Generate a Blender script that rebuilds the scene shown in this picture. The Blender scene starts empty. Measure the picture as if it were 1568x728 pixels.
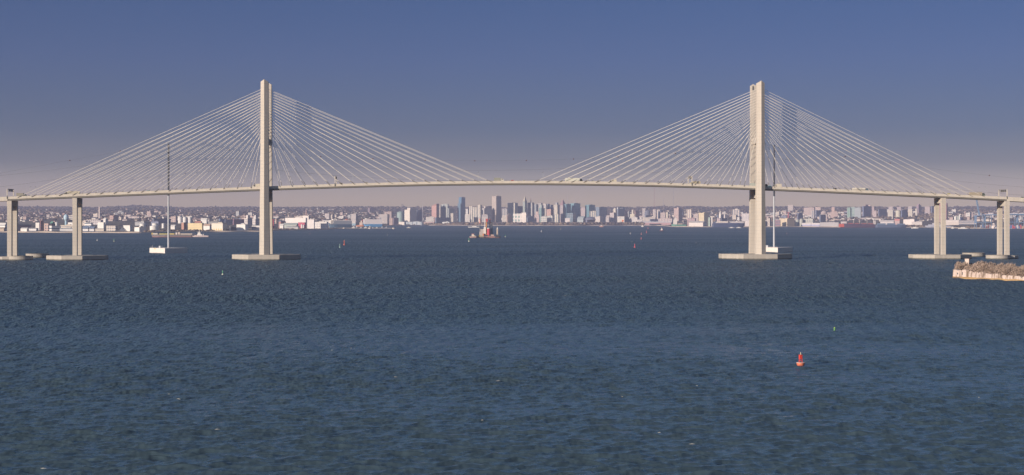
import bpy, math, random
import numpy as np
from mathutils import Vector, Matrix
random.seed(7); rng = np.random.default_rng(7)
R = math.radians
DENOISE = True
SC = bpy.context.scene; COL = SC.collection
# ---------------------------------------------------------------- camera
FPX, CX, HY, HCAM = 2410.0, 784.0, 336.0, 40.0     # focal length / centre / horizon of the photograph in pixels, eye height in m
cam = bpy.data.cameras.new("camera"); co = bpy.data.objects.new("camera", cam); COL.objects.link(co)
co.location = (0, 0, HCAM); co.rotation_euler = (R(90), 0, 0)
cam.sensor_width = 36; cam.lens = 36 * FPX / 1568; cam.shift_y = -(364 - HY) / 1568
cam.clip_start = 1; cam.clip_end = 80000
SC.camera = co
def wx(px, D): return (px - CX) / FPX * D
def wz(py, D): return HCAM + (HY - py) / FPX * D
def wd(py, z=0.0): return (HCAM - z) * FPX / (py - HY)
# ---------------------------------------------------------------- mesh helper
class MB:
    def __init__(s): s.v = []; s.f = []; s.m = []
    def add(s, vs, fs, m=0):
        o = len(s.v); s.v += [tuple(p) for p in vs]
        s.f += [tuple(i + o for i in f) for f in fs]; s.m += [m] * len(fs); return s
    def box(s, c, d, rz=0.0, m=0, taper=1.0):
        cx, cy, cz = c; hx, hy, hz = d[0] / 2, d[1] / 2, d[2] / 2
        cs, sn = math.cos(rz), math.sin(rz); vs = []
        for z, t in ((-hz, 1.0), (hz, taper)):
            for x, y in ((-hx, -hy), (hx, -hy), (hx, hy), (-hx, hy)):
                x *= t; y *= t
                vs.append((cx + x * cs - y * sn, cy + x * sn + y * cs, cz + z))
        return s.add(vs, [(3, 2, 1, 0), (4, 5, 6, 7), (0, 1, 5, 4), (1, 2, 6, 5), (2, 3, 7, 6), (3, 0, 4, 7)], m)
    def cyl(s, p0, p1, r0, r1=None, n=10, m=0, caps=True):
        r1 = r0 if r1 is None else r1
        p0, p1 = Vector(p0), Vector(p1); ax = (p1 - p0).normalized()
        u = ax.orthogonal().normalized(); w = ax.cross(u); vs = []
        for p, r in ((p0, r0), (p1, r1)):
            for k in range(n):
                a = 2 * math.pi * k / n; vs.append(p + (u * math.cos(a) + w * math.sin(a)) * r)
        fs = [(k, (k + 1) % n, n + (k + 1) % n, n + k) for k in range(n)]
        if caps: fs += [tuple(range(n - 1, -1, -1)), tuple(range(n, 2 * n))]
        return s.add(vs, fs, m)
    def loft(s, rings, m=0, caps=True, closed=True):
        n = len(rings[0]); vs = [p for r in rings for p in r]; fs = []
        for i in range(len(rings) - 1):
            for k in range(n if closed else n - 1):
                a, b = i * n + k, i * n + (k + 1) % n; fs.append((a, b, b + n, a + n))
        if caps and closed: fs += [tuple(range(n - 1, -1, -1)), tuple(range((len(rings) - 1) * n, len(rings) * n))]
        return s.add(vs, fs, m)
    def prism(s, poly, z0, z1, m=0): return s.loft([[(x, y, z0) for x, y in poly], [(x, y, z1) for x, y in poly]], m)
    def lathe(s, c, prof, n=16, m=0):
        return s.loft([[(c[0] + r * math.cos(2 * math.pi * k / n), c[1] + r * math.sin(2 * math.pi * k / n), c[2] + z) for k in range(n)] for r, z in prof], m)
    def gable(s, a, b, z0, h, m=0, ov=0.0, t=0.0):       # ridge along local x
        a, b = a / 2 + ov, b / 2 + ov
        return s.add([(-a, -b, z0), (a, -b, z0), (a, b, z0), (-a, b, z0), (-a, 0, z0 + h), (a, 0, z0 + h)],
                     [(0, 1, 5, 4), (2, 3, 4, 5), (0, 4, 3), (1, 2, 5), (3, 2, 1, 0)], m)
    def mesh(s, name, mats):
        me = bpy.data.meshes.new(name); me.from_pydata(s.v, [], s.f)
        for m in (mats if isinstance(mats, (list, tuple)) else [mats]): me.materials.append(m)
        me.polygons.foreach_set("material_index", s.m); me.update(); return me
    def build(s, name, mats, parent=None, smooth=False):
        me = s.mesh(name, mats)
        if smooth: me.polygons.foreach_set("use_smooth", [True] * len(me.polygons))
        o = bpy.data.objects.new(name, me); COL.objects.link(o)
        if parent is not None: o.parent = parent
        return o
def tag(o, label=None, cat=None, group=None, kind=None):
    if label: o["label"] = label
    if cat: o["category"] = cat
    if group: o["group"] = group
    if kind: o["kind"] = kind
    return o
def thing(name, label, cat, loc, rz=0.0, group=None):
    o = bpy.data.objects.new(name, None); COL.objects.link(o); o.empty_display_size = 1
    o.location = loc; o.rotation_euler = (0, 0, rz); return tag(o, label, cat, group)
def copy_tree(o, parent=None):
    c = o.copy(); COL.objects.link(c); c.parent = parent
    for ch in list(o.children): copy_tree(ch, c)
    return c
# ---------------------------------------------------------------- materials
MATS = {}
def nodes(m): return m.node_tree.nodes, m.node_tree.links
def mat(name, col, rough=0.7, var=0.12, scale=0.3, metal=0.0, spec=0.4):
    if name in MATS: return MATS[name]
    m = bpy.data.materials.new(name); m.use_nodes = True; N, L = nodes(m); b = N["Principled BSDF"]
    tc = N.new("ShaderNodeTexCoord"); nz = N.new("ShaderNodeTexNoise"); nz.inputs["Scale"].default_value = scale; nz.inputs["Detail"].default_value = 5
    mx = N.new("ShaderNodeMix"); mx.data_type = "RGBA"
    mx.inputs["A"].default_value = (*[c * (1 - var) for c in col], 1); mx.inputs["B"].default_value = (*[min(1, c * (1 + var)) for c in col], 1)
    L.new(tc.outputs["Object"], nz.inputs["Vector"]); L.new(nz.outputs["Fac"], mx.inputs["Factor"]); L.new(mx.outputs["Result"], b.inputs["Base Color"])
    b.inputs["Roughness"].default_value = rough; b.inputs["Metallic"].default_value = metal; b.inputs["Specular IOR Level"].default_value = spec
    MATS[name] = m; return m
def math_node(N, L, op, a, b=None):
    n = N.new("ShaderNodeMath"); n.operation = op
    for i, x in enumerate((a, b)):
        if x is None: continue
        if isinstance(x, (int, float)): n.inputs[i].default_value = x
        else: L.new(x, n.inputs[i])
    return n.outputs[0]
def facade(col, glass=(0.10, 0.13, 0.18), pu=7.0, pv=9.0, fu=0.5, fv=0.55, rough=0.6, groughness=0.15):
    """wall with rows of windows: u runs along the wall (x+y of a box), v is the height"""
    key = "facade_%s_%s_%.1f_%.1f_%.2f_%.2f" % (col, glass, pu, pv, fu, fv)
    if key in MATS: return MATS[key]
    m = bpy.data.materials.new("facade"); m.use_nodes = True; N, L = nodes(m); b = N["Principled BSDF"]
    tc = N.new("ShaderNodeTexCoord"); sp = N.new("ShaderNodeSeparateXYZ"); L.new(tc.outputs["Object"], sp.inputs[0])
    u = math_node(N, L, "FRACT", math_node(N, L, "DIVIDE", math_node(N, L, "ADD", sp.outputs[0], sp.outputs[1]), pu))
    v = math_node(N, L, "FRACT", math_node(N, L, "DIVIDE", sp.outputs[2], pv))
    k = math_node(N, L, "MULTIPLY", math_node(N, L, "LESS_THAN", u, fu), math_node(N, L, "LESS_THAN", v, fv))
    nz = N.new("ShaderNodeTexNoise"); nz.inputs["Scale"].default_value = 0.06; nz.inputs["Detail"].default_value = 4; L.new(tc.outputs["Object"], nz.inputs["Vector"])
    w = N.new("ShaderNodeMix"); w.data_type = "RGBA"; w.inputs["A"].default_value = (*[c * .85 for c in col], 1); w.inputs["B"].default_value = (*[min(1, c * 1.15) for c in col], 1)
    L.new(nz.outputs["Fac"], w.inputs["Factor"])
    mx = N.new("ShaderNodeMix"); mx.data_type = "RGBA"; L.new(k, mx.inputs["Factor"]); L.new(w.outputs["Result"], mx.inputs["A"]); mx.inputs["B"].default_value = (*glass, 1)
    L.new(mx.outputs["Result"], b.inputs["Base Color"])
    r = N.new("ShaderNodeMix"); L.new(k, r.inputs[0]); r.inputs[2].default_value = rough; r.inputs[3].default_value = groughness; L.new(r.outputs[0], b.inputs["Roughness"])
    MATS[key] = m; return m
def concrete(name, col, joint=3.6, amount=0.28):
    if name in MATS: return MATS[name]
    m = bpy.data.materials.new(name); m.use_nodes = True; N, L = nodes(m); b = N["Principled BSDF"]
    tc = N.new("ShaderNodeTexCoord"); sp = N.new("ShaderNodeSeparateXYZ"); L.new(tc.outputs["Object"], sp.inputs[0])
    nz = N.new("ShaderNodeTexNoise"); nz.inputs["Scale"].default_value = 0.12; nz.inputs["Detail"].default_value = 8; nz.inputs["Roughness"].default_value = 0.65
    mp = N.new("ShaderNodeMapping"); mp.inputs["Scale"].default_value = (2.5, 2.5, 0.35); L.new(tc.outputs["Object"], mp.inputs["Vector"]); L.new(mp.outputs[0], nz.inputs["Vector"])
    mx = N.new("ShaderNodeMix"); mx.data_type = "RGBA"; mx.inputs["A"].default_value = (*[c * .74 for c in col], 1); mx.inputs["B"].default_value = (*[c * 1.2 for c in col], 1)
    L.new(nz.outputs["Fac"], mx.inputs["Factor"])
    v = math_node(N, L, "FRACT", math_node(N, L, "DIVIDE", sp.outputs[2], joint)); k = math_node(N, L, "MULTIPLY", math_node(N, L, "LESS_THAN", v, 0.07), amount)
    j = N.new("ShaderNodeMix"); j.data_type = "RGBA"; L.new(k, j.inputs["Factor"]); L.new(mx.outputs["Result"], j.inputs["A"]); j.inputs["B"].default_value = (*[c * .35 for c in col], 1)
    tb = N.new("ShaderNodeMapRange"); L.new(math_node(N, L, "ADD", sp.outputs[2], math_node(N, L, "MULTIPLY", nz.outputs["Fac"], .8)), tb.inputs[0]); tb.inputs[1].default_value = 1.2; tb.inputs[2].default_value = 1.6; tb.inputs[3].default_value = .75; tb.inputs[4].default_value = 0
    tw_ = N.new("ShaderNodeMix"); tw_.data_type = "RGBA"; L.new(tb.outputs[0], tw_.inputs["Factor"]); L.new(j.outputs["Result"], tw_.inputs["A"]); tw_.inputs["B"].default_value = (.045, .05, .04, 1)
    L.new(tw_.outputs["Result"], b.inputs["Base Color"]); b.inputs["Roughness"].default_value = 0.85; b.inputs["Specular IOR Level"].default_value = 0.25
    MATS[name] = m; return m
WHITE = (.72, .67, .62); CREAM = (.60, .50, .40); BEIGE = (.46, .39, .32); PINK = (.46, .30, .25); BRICK = (.30, .13, .11); GREY = (.36, .36, .36)
DARK = (.07, .075, .09); BLUE = (.10, .15, .24); GLASS = (.15, .25, .31); GREEN = (.24, .33, .30); TAN = (.42, .33, .25); MAROON = (.22, .08, .09)
def P(c, rough=.6, var=.1): return mat("paint_%.2f_%.2f_%.2f_%.1f" % (*c, rough), c, rough, var, .08)
CONC = concrete("pale_concrete", (.50, .44, .375)); CONCB = concrete("weathered_concrete", (.40, .355, .305)); CONC2 = concrete("deck_concrete", (.56, .495, .415), 400.0, 0.0)
STEEL = mat("dark_steel", (.09, .09, .09), .5); GIRD = mat("girder_paint", (.17, .155, .135), .6); CABLE = mat("cable_sheath", (.66, .60, .53), .5, .05)
ASPH = mat("asphalt", (.06, .06, .06), .9); RUB = mat("rubber", (.02, .02, .02), .8)
GALV = mat("galvanised_steel", (.42, .42, .44), .5, .1, .2); LEAD = mat("grey_mast_steel", (.055, .06, .08), .5, .1, .2)
# ---------------------------------------------------------------- sun, sky, exposure
SUN_EL, SUN_AZ = 15.5, 49.0        # light comes from behind the camera's left shoulder
sd = Vector((-math.sin(R(SUN_AZ)) * math.cos(R(SUN_EL)), -math.cos(R(SUN_AZ)) * math.cos(R(SUN_EL)), math.sin(R(SUN_EL))))
sl = bpy.data.lights.new("sun", "SUN"); sl.energy = 5.0; sl.angle = R(.5); sl.color = (1.0, .88, .745)
so = bpy.data.objects.new("sun", sl); COL.objects.link(so); so.rotation_euler = sd.to_track_quat("Z", "Y").to_euler(); so.location = (-800, -600, 900)
W = bpy.data.worlds.new("World"); SC.world = W; W.use_nodes = True; N, L = W.node_tree.nodes, W.node_tree.links
bg = N["Background"]; sky = N.new("ShaderNodeTexSky"); sky.sky_type = "NISHITA"; sky.sun_disc = False
sky.sun_elevation = R(SUN_EL); sky.sun_rotation = math.atan2(sd.x, sd.y)
sky.air_density = 1.0; sky.dust_density = 0.6; sky.ozone_density = 2.5
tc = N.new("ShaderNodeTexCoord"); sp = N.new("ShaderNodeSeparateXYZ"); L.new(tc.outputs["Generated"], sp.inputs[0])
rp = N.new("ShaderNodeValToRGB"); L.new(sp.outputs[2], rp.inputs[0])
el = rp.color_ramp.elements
SKY = [(0.0, (1.2, .94, .78)), (.012, (1.05, .80, .72)), (.034, (.26, .255, .37)), (.056, (.155, .197, .375)), (.1, (.148, .20, .415)), (.14, (.128, .197, .395)), (.21, (.50, .63, .78)), (.45, (.85, .95, 1.0)), (1.0, (.7, .8, .95))]  # out-of-view upper sky stops brightened to lift the water's reflections
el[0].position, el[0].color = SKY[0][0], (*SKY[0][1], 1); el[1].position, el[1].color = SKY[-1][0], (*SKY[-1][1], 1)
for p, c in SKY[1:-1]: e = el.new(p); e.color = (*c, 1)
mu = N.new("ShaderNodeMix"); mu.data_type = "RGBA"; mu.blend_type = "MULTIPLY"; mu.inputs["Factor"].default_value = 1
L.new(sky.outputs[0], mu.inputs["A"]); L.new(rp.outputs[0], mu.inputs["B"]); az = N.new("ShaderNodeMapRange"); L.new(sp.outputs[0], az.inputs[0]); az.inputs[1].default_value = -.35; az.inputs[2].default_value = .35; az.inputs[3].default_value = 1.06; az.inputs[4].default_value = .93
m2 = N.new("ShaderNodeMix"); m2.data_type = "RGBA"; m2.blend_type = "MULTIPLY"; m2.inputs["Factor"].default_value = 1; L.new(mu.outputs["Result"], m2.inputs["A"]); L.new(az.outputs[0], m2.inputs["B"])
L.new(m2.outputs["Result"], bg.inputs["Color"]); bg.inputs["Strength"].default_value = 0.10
SC.view_settings.view_transform = "Standard"; SC.view_settings.look = "None"; SC.view_settings.gamma = 1; SC.view_settings.exposure = 0.32
SC.render.engine = "CYCLES"; cy = SC.cycles; cy.use_denoising = DENOISE; cy.max_bounces = 5; cy.diffuse_bounces = 2; cy.glossy_bounces = 2; cy.volume_bounces = 0; cy.transmission_bounces = 2; cy.transparent_max_bounces = 6
cy.caustics_reflective = False; cy.caustics_refractive = False; cy.sample_clamp_indirect = 4
# ---------------------------------------------------------------- haze
HAZE_DENSITY, HAZE_COL = 4.3e-5, (.62, .62, .85)
hz = MB().box((0, 10150, 259), (22000, 21300, 522)).build("haze", None if False else bpy.data.materials.new("haze_air")); tag(hz, kind="stuff", label="thin pale haze over the harbour", cat="haze")
hm = hz.data.materials[0]; hm.use_nodes = True; N, L = nodes(hm); N.remove(N["Principled BSDF"])
pv = N.new("ShaderNodeVolumePrincipled"); pv.inputs["Density"].default_value = HAZE_DENSITY; pv.inputs["Color"].default_value = (*HAZE_COL, 1); pv.inputs["Anisotropy"].default_value = 0.0
L.new(pv.outputs[0], N["Material Output"].inputs["Volume"])
# ---------------------------------------------------------------- land and water
SHX = [-400, 0, 130, 215, 300, 400, 420, 470, 500, 540, 575, 605, 650, 760, 860, 980, 1010, 1030, 1060, 1160, 1230, 1300, 1420, 1480, 1568, 2000]
SHY = [357, 356, 356.6, 357, 355.6, 355.0, 353.2, 352.6, 351.8, 349.5, 347, 345.8, 345.3, 345.7, 345.8, 345.6, 345.8, 347.6, 348, 348, 347.8, 348.5, 348.6, 350, 350.4, 351]
def shore(px): return wd(float(np.interp(px, SHX, SHY)))
RX = [-400, 0, 50, 110, 150, 190, 215, 250, 280, 320, 350, 390, 420, 480, 540, 580, 650, 700, 760, 860, 950, 975, 1020, 1060, 1100, 1130, 1170, 1210, 1240, 1300, 1330, 1400, 1450, 1480, 1568, 2000]
RY = [316, 316.2, 316.6, 317, 317.6, 315.6, 314.6, 316.4, 318.4, 317, 317, 317, 317.6, 317, 316.6, 316, 316.8, 316, 318, 318.6, 317, 317, 316, 316, 317.6, 316, 316.6, 316, 317.6, 317, 316.8, 317, 317, 316.4, 316.2, 316]
DR = 15500.0
def ground(px, d):
    ds = shore(px); zr = wz(float(np.interp(px, RX, RY)), DR) - 8; d0 = ds + (1500 if 640 < px < 1120 else 900)
    if d < ds: return -3.0
    t = min(1.0, max(0.0, (d - d0) / (DR - d0)))
    z = 2.5 + (zr - 2.5) * t ** 1.15
    if d > DR: z = zr - (d - DR) * .03
    return z
def ray_ground(px, py):
    d = shore(px) + 10
    while d < DR:
        if HCAM + (HY - py) / FPX * d <= ground(px, d): return d
        d += 25
    return DR
# water: a wind-ruffled sheet, waves of 1.5 to 40 m; the ripples too small for the mesh become roughness
na = 1200; ang = np.linspace(-.50, .50, na); ds_ = [50.0]
while ds_[-1] < 13500: ds_.append(ds_[-1] + .34 * max(.6, (ds_[-1] / 250) ** 1.38))
dd = np.array(ds_); nd = len(dd)
Yg = np.repeat(dd, na).astype(np.float64); Xg = ((dd[:, None] + 260) * ang[None, :]).ravel(); step = np.maximum(np.gradient(dd), .4).repeat(na); stepx = np.repeat((dd + 260) * (1.0 / na), na)
def vnoise(x, y, seed, cell):
    r_ = np.random.default_rng(seed).random((64, 64)); x, y = x / cell, y / cell
    i, j = np.floor(x).astype(int), np.floor(y).astype(int); u, v = x - i, y - j; u = u * u * (3 - 2 * u); v = v * v * (3 - 2 * v)
    g_ = lambda p, q: r_[p % 64, q % 64]
    return (g_(i, j) * (1 - u) + g_(i + 1, j) * u) * (1 - v) + (g_(i, j + 1) * (1 - u) + g_(i + 1, j + 1) * u) * v
gust = .5 * vnoise(Xg * .35, Yg, 3, 130) + .3 * vnoise(Xg * .4 + 50, Yg, 4, 48) + .2 * vnoise(Xg * .3, Yg * .5, 5, 260)
gust = np.clip((gust - .5) * 2.2 + .5, 0, 1)
Zg = np.zeros_like(Xg); Ux = np.zeros_like(Xg); Uy = np.zeros_like(Xg); wr = np.random.default_rng(11)
for k in range(84):
    lam = .75 * 9 ** ((k / 83) ** 1.25); th = R(90 + 10) + wr.normal(0, .35); kk = 2 * math.pi / lam
    amp = .050 * (1.0 if lam < 5 else .75) / kk
    kx, ky = kk * math.cos(th), kk * math.sin(th)
    sp_ = np.maximum(step * abs(math.sin(th)), stepx * abs(math.cos(th))); fade = np.clip((lam / sp_ - 2.2) / 2.5, 0, 1)
    ph = kx * Xg + ky * Yg + wr.random() * 6.28; af = amp * fade * (.5 + 1.0 * gust if lam < 9 else 1.0)
    Zg += af * np.sin(ph); cp = .9 * af * np.cos(ph); Ux += cp * math.cos(th); Uy += cp * math.sin(th)      # steeper crests, flatter troughs
far = np.clip((Yg - 420) / 450, 0, 1) * (1 - .6 * np.clip((Yg - 1800) / 1700, 0, 1))
for k in range(46):                                   # longer, lower wave groups that still read far out
    lam = 5 * 10 ** (k / 45); th = R(90) + wr.normal(0, .55); kk = 2 * math.pi / lam; kx, ky = kk * math.cos(th), kk * math.sin(th)
    sp_ = np.maximum(step * abs(math.sin(th)), stepx * abs(math.cos(th))); fade = np.clip((lam / sp_ - 2.2) / 1.5, 0, 1) * far
    Zg += .021 / kk * fade * np.sin(kx * Xg + ky * Yg + wr.random() * 6.28)
Zg -= Zg.mean()
nv = na * nd; co_ = np.empty((nv + 4, 3), np.float32); co_[:nv, 0] = Xg + Ux; co_[:nv, 1] = Yg + Uy; co_[:nv, 2] = Zg
co_[nv:] = [(-10900, -450, -1.0), (10900, -450, -1.0), (10900, 20700, -1.0), (-10900, 20700, -1.0)]
i0 = (np.arange(nd - 1)[:, None] * na + np.arange(na - 1)[None, :]).ravel()
quads = np.stack([i0, i0 + 1, i0 + na + 1, i0 + na], 1).astype(np.int32); quads = np.vstack([quads, [[nv, nv + 1, nv + 2, nv + 3]]])
me = bpy.data.meshes.new("water"); me.vertices.add(nv + 4); me.vertices.foreach_set("co", co_.ravel()); nq = len(quads)
me.loops.add(nq * 4); me.loops.foreach_set("vertex_index", quads.ravel().astype(np.int32)); me.polygons.add(nq); me.polygons.foreach_set("loop_start", np.arange(nq, dtype=np.int32) * 4)
me.polygons.foreach_set("use_smooth", np.ones(nq, bool)); me.update(calc_edges=True)
at = me.attributes.new("gust", "FLOAT", "POINT"); at.data.foreach_set("value", np.append(gust, [.5] * 4).astype(np.float32))
wm = bpy.data.materials.new("harbour_water"); wm.use_nodes = True; N, L = nodes(wm); b = N["Principled BSDF"]
b.inputs["Base Color"].default_value = (.042, .065, .080, 1); b.inputs["IOR"].default_value = 1.33; b.inputs["Specular IOR Level"].default_value = .5
an = N.new("ShaderNodeAttribute"); an.attribute_name = "gust"; tc = N.new("ShaderNodeTexCoord"); sp = N.new("ShaderNodeSeparateXYZ"); L.new(tc.outputs["Object"], sp.inputs[0])
mr = N.new("ShaderNodeMapRange"); L.new(sp.outputs[1], mr.inputs[0]); mr.inputs[1].default_value = 200; mr.inputs[2].default_value = 850; mr.inputs[3].default_value = .14; mr.inputs[4].default_value = .46
ra = math_node(N, L, "ADD", mr.outputs[0], math_node(N, L, "MULTIPLY", math_node(N, L, "SUBTRACT", an.outputs["Fac"], .5), .10)); L.new(ra, b.inputs["Roughness"])
mp = N.new("ShaderNodeMapping"); mp.inputs["Scale"].default_value = (.15, .085, 1); L.new(tc.outputs["Object"], mp.inputs["Vector"])
nz = N.new("ShaderNodeTexNoise"); nz.noise_dimensions = "2D"; nz.inputs["Scale"].default_value = 1; nz.inputs["Detail"].default_value = 3; nz.inputs["Roughness"].default_value = .6; L.new(mp.outputs[0], nz.inputs["Vector"])
m3 = N.new("ShaderNodeMapRange"); L.new(sp.outputs[1], m3.inputs[0]); m3.inputs[1].default_value = 280; m3.inputs[2].default_value = 800; m3.inputs[3].default_value = .22; m3.inputs[4].default_value = .8
bp = N.new("ShaderNodeBump"); bp.inputs["Distance"].default_value = 5.0; L.new(m3.outputs[0], bp.inputs["Strength"]); L.new(nz.outputs["Fac"], bp.inputs["Height"]); L.new(bp.outputs[0], b.inputs["Normal"])
me.materials.append(wm); wo = bpy.data.objects.new("water", me); COL.objects.link(wo); wo["kind"] = "structure"
# land: a fan of ground from the shore to the hills
pxs = np.arange(-400, 1990, 6.0); rows = 46; vs = []; fs = []
for px in pxs:
    ds = shore(px) * (1 + .004 * math.sin(px * .35) + .003 * math.sin(px * 1.1))
    for j in range(-1, rows):
        d = ds if j < 0 else ds + 3 + (20000 - ds) * (j / (rows - 1)) ** 1.7
        z = -2.0 if j < 0 else max(2.0, ground(px, d)) + (rng.normal(0, 1.0) if 0 < j and d > ds + 900 else 0)
        vs.append((wx(px, d), d, z))
n = rows + 1
for i in range(len(pxs) - 1):
    for j in range(rows): a = i * n + j; fs.append((a, a + n, a + n + 1, a + 1))
lm = bpy.data.materials.new("winter_land"); lm.use_nodes = True; N, L = nodes(lm); b = N["Principled BSDF"]; b.inputs["Roughness"].default_value = .95; b.inputs["Specular IOR Level"].default_value = .1
tc = N.new("ShaderNodeTexCoord"); nz = N.new("ShaderNodeTexNoise"); nz.inputs["Scale"].default_value = .006; nz.inputs["Detail"].default_value = 8; nz.inputs["Roughness"].default_value = .7; L.new(tc.outputs["Object"], nz.inputs["Vector"])
cr = N.new("ShaderNodeValToRGB"); L.new(nz.outputs["Fac"], cr.inputs[0]); e = cr.color_ramp.elements
e[0].position, e[0].color = .30, (.055, .05, .05, 1); e[1].position, e[1].color = .75, (.30, .225, .17, 1)
x = e.new(.45); x.color = (.11, .09, .08, 1); x = e.new(.58); x.color = (.17, .15, .11, 1)
L.new(cr.outputs[0], b.inputs["Base Color"])
MB().add(vs, fs).build("terrain", lm).__setitem__("kind", "structure")
em = MB(); rings = []
for px in np.arange(-60, 1640, 3.0):
    d = shore(px) * (1 + .002 * math.sin(px * .12)) - 45; h_ = 2.4 + 1.4 * math.sin(px * .07) ** 2
    rings.append([(wx(px, d - 6), d - 6, -.8), (wx(px, d), d, h_), (wx(px, d + 95), d + 95, h_ + .2), (wx(px, d + 99), d + 99, -.8)])
em.loft(rings).build("shore_embankment", mat("tan_bank", (.46, .36, .28), .95, .4, .02)).__setitem__("kind", "structure")
# ---------------------------------------------------------------- the bridge
BA, D0 = R(2.8), 1574.0
bc, bs = math.cos(BA), math.sin(BA)
def s_at(px, t=0.0):                       # distance along the bridge axis that appears at photo column px, t metres behind the axis
    k = (px - CX) / FPX; return (k * (D0 + t * bc) + t * bs) / (bc - k * bs)
def b_depth(s, t): return D0 + s * bs + t * bc
def b_world(s, t, z): return Vector((s * bc - t * bs, b_depth(s, t), z))
HW = 11.5                                  # half width of the deck
DKX = [-40, 0, 60, 110, 190, 260, 400, 500, 580, 680, 780, 850, 1000, 1150, 1300, 1350, 1450, 1540, 1600]
DKY = [304.0, 301.8, 299.6, 297.4, 294.3, 290.9, 286.5, 282.6, 279.7, 278.0, 277.3, 277.4, 279.9, 284.4, 290.9, 292.8, 297.3, 302.0, 305.0]
_s = np.array([s_at(x, -HW) for x in DKX]); _z = np.array([wz(y, b_depth(s, -HW)) for y, s in zip(DKY, _s)])
_pf = np.polyfit(_s, _z, 6)
_a, _b = s_at(-20, -HW), s_at(1585, -HW)
def deck_top(s):
    c = min(max(s, _a), _b); z = float(np.polyval(_pf, c)); return z + (s - c) * (.036 if s < _a else -.036)

def road(s): return deck_top(s) - 1.1
bridge = thing("cable_stayed_bridge", "long pale cable-stayed bridge with two tall towers spanning the harbour", "bridge", (0, D0, 0), BA)
S0, S1 = s_at(-60, -HW) - 330, s_at(1630, -HW) + 330
EL, ER = s_at(11.5, -HW), s_at(1542, -HW)  # where the stayed deck ends at the last piers
def ext(ss, prof, m=0, mb=None):           # sweep a (t, dz) profile along the deck
    mb = mb or MB(); mb.loft([[(s, t, deck_top(s) + dz) for t, dz in prof] for s in ss], m); return mb
ss = np.linspace(EL, ER, 90)
fas = [(-HW, 0), (-HW + .4, 0), (-HW + .4, -1.1), (HW - .4, -1.1), (HW - .4, 0), (HW, 0), (HW, -2.5), (HW - 1, -2.7), (-HW + 1, -2.7), (-HW, -2.5)]
deck = ext(ss, fas).build("deck", CONC2, bridge)
g = MB()
for t in (-HW + 1.1, HW - 1.1):
    ext(ss, [(t - .5, -2.702), (t + .5, -2.702), (t + .5, -3.9), (t - .5, -3.9)], 0, g)
g.build("girder", GIRD, deck)
fb = MB()
for s in np.arange(EL + 4, ER - 4, 6.5):
    fb.box((s, 0, deck_top(s) - 3.2), (.5, 2 * HW - 3.6, .95))
fbo = fb.build("floor_beams", GIRD, deck); fbo["kind"] = "stuff"
# little pale anchor brackets below the edge girder, one under every stay
ext(np.linspace(EL, ER, 60), [(-HW + .41, -1.05), (HW - .41, -1.05), (HW - .41, -1.096), (-HW + .41, -1.096)]).build("roadway", ASPH, deck)
for a, b_ in ((S0, EL - .05), (ER + .05, S1)):         # approach spans with a deeper box girder
    q = np.linspace(a, b_, 24)
    sp_ = ext(q, [(-HW, .1), (-HW + .4, .1), (-HW + .4, -1.0), (HW - .4, -1.0), (HW - .4, .1), (HW, .1), (HW, -4.0), (-HW, -4.0)]).build("approach_span", CONC2, bridge)
# --- towers
TP = {}
def leg(sc, t0, sgn, ztop, name_parent):
    mb = MB(); rings = []
    for z, hw, dp in ((2, 4.95, 7.4), (70, 4.2, 6.6), (120, 3.75, 6.2), (ztop - 3, 3.65, 6.0)):
        r = [(sc - hw, t0 + sgn * dp / 2), (sc - hw, t0 - sgn * dp / 2), (sc, t0 - sgn * (dp / 2 + hw * .58)), (sc + hw, t0 - sgn * dp / 2), (sc + hw, t0 + sgn * dp / 2)]
        rings.append([(x, y, z) for x, y in r])
    hw = 3.65; dp = 6.0
    rings.append([(sc - hw, t0 + sgn * dp / 2, ztop - 2.2), (sc - hw, t0 - sgn * dp / 2, ztop - 2.2), (sc, t0 - sgn * (dp / 2 + hw * .58), ztop), (sc + hw, t0 - sgn * dp / 2, ztop - 2.2), (sc + hw, t0 + sgn * dp / 2, ztop - 2.2)])
    if sgn < 0: rings = [r[::-1] for r in rings]
    mb.loft(rings); return mb.build("leg", CONC, name_parent)
LT = 15.2
for px, ytop in ((405.3, 122.3), (1164.2, 124.3)):
    sc = s_at(px, -LT); TP[px] = sc; D = b_depth(sc, -LT); zt = wz(ytop, D)
    tw = None
    for z0, z1 in ((wz(303, D), wz(295.5, D) - 1.0), (wz(219, D), wz(211, D))):
        cb = MB().box((sc, 0, (z0 + z1) / 2), (3.6, 2 * LT - 6.4, z1 - z0)).build("crossbeam" if tw else "tower", CONC, tw or bridge); tw = tw or cb
    leg(sc, -LT, 1, zt, tw); leg(sc, LT, -1, zt, tw)
    hb = MB()
    for s2 in (-1,): hb.box((sc - 1.6, LT - 3.0, zt - 5), (1.6, .3, 4.2))
    hb.build("access_opening", STEEL, tw)
# --- piers (two columns under a cap)
def pier(px, capw):
    sc = s_at(px, 0); zc = deck_top(sc) - 4.1; mb = MB()
    t0 = 10.0
    mb.box((sc, 0, zc - 2.6), (4.4, 2 * t0 + 4.6, 5.2)); p = mb.build("pier", CONC, bridge)
    for t in (-t0, t0):
        c = MB(); c.box((sc, t, (zc - 5.2 + 3) / 2), (4.2, 4.4, zc - 5.2 - 3)); c.build("column", CONC, p)
    return sc
PS = [pier(118.6, 0), pier(1439.3, 0), pier(19.3, 0), pier(1536.2, 0), pier(-110, 0), pier(-250, 0), pier(1670, 0), pier(1810, 0)]
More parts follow.
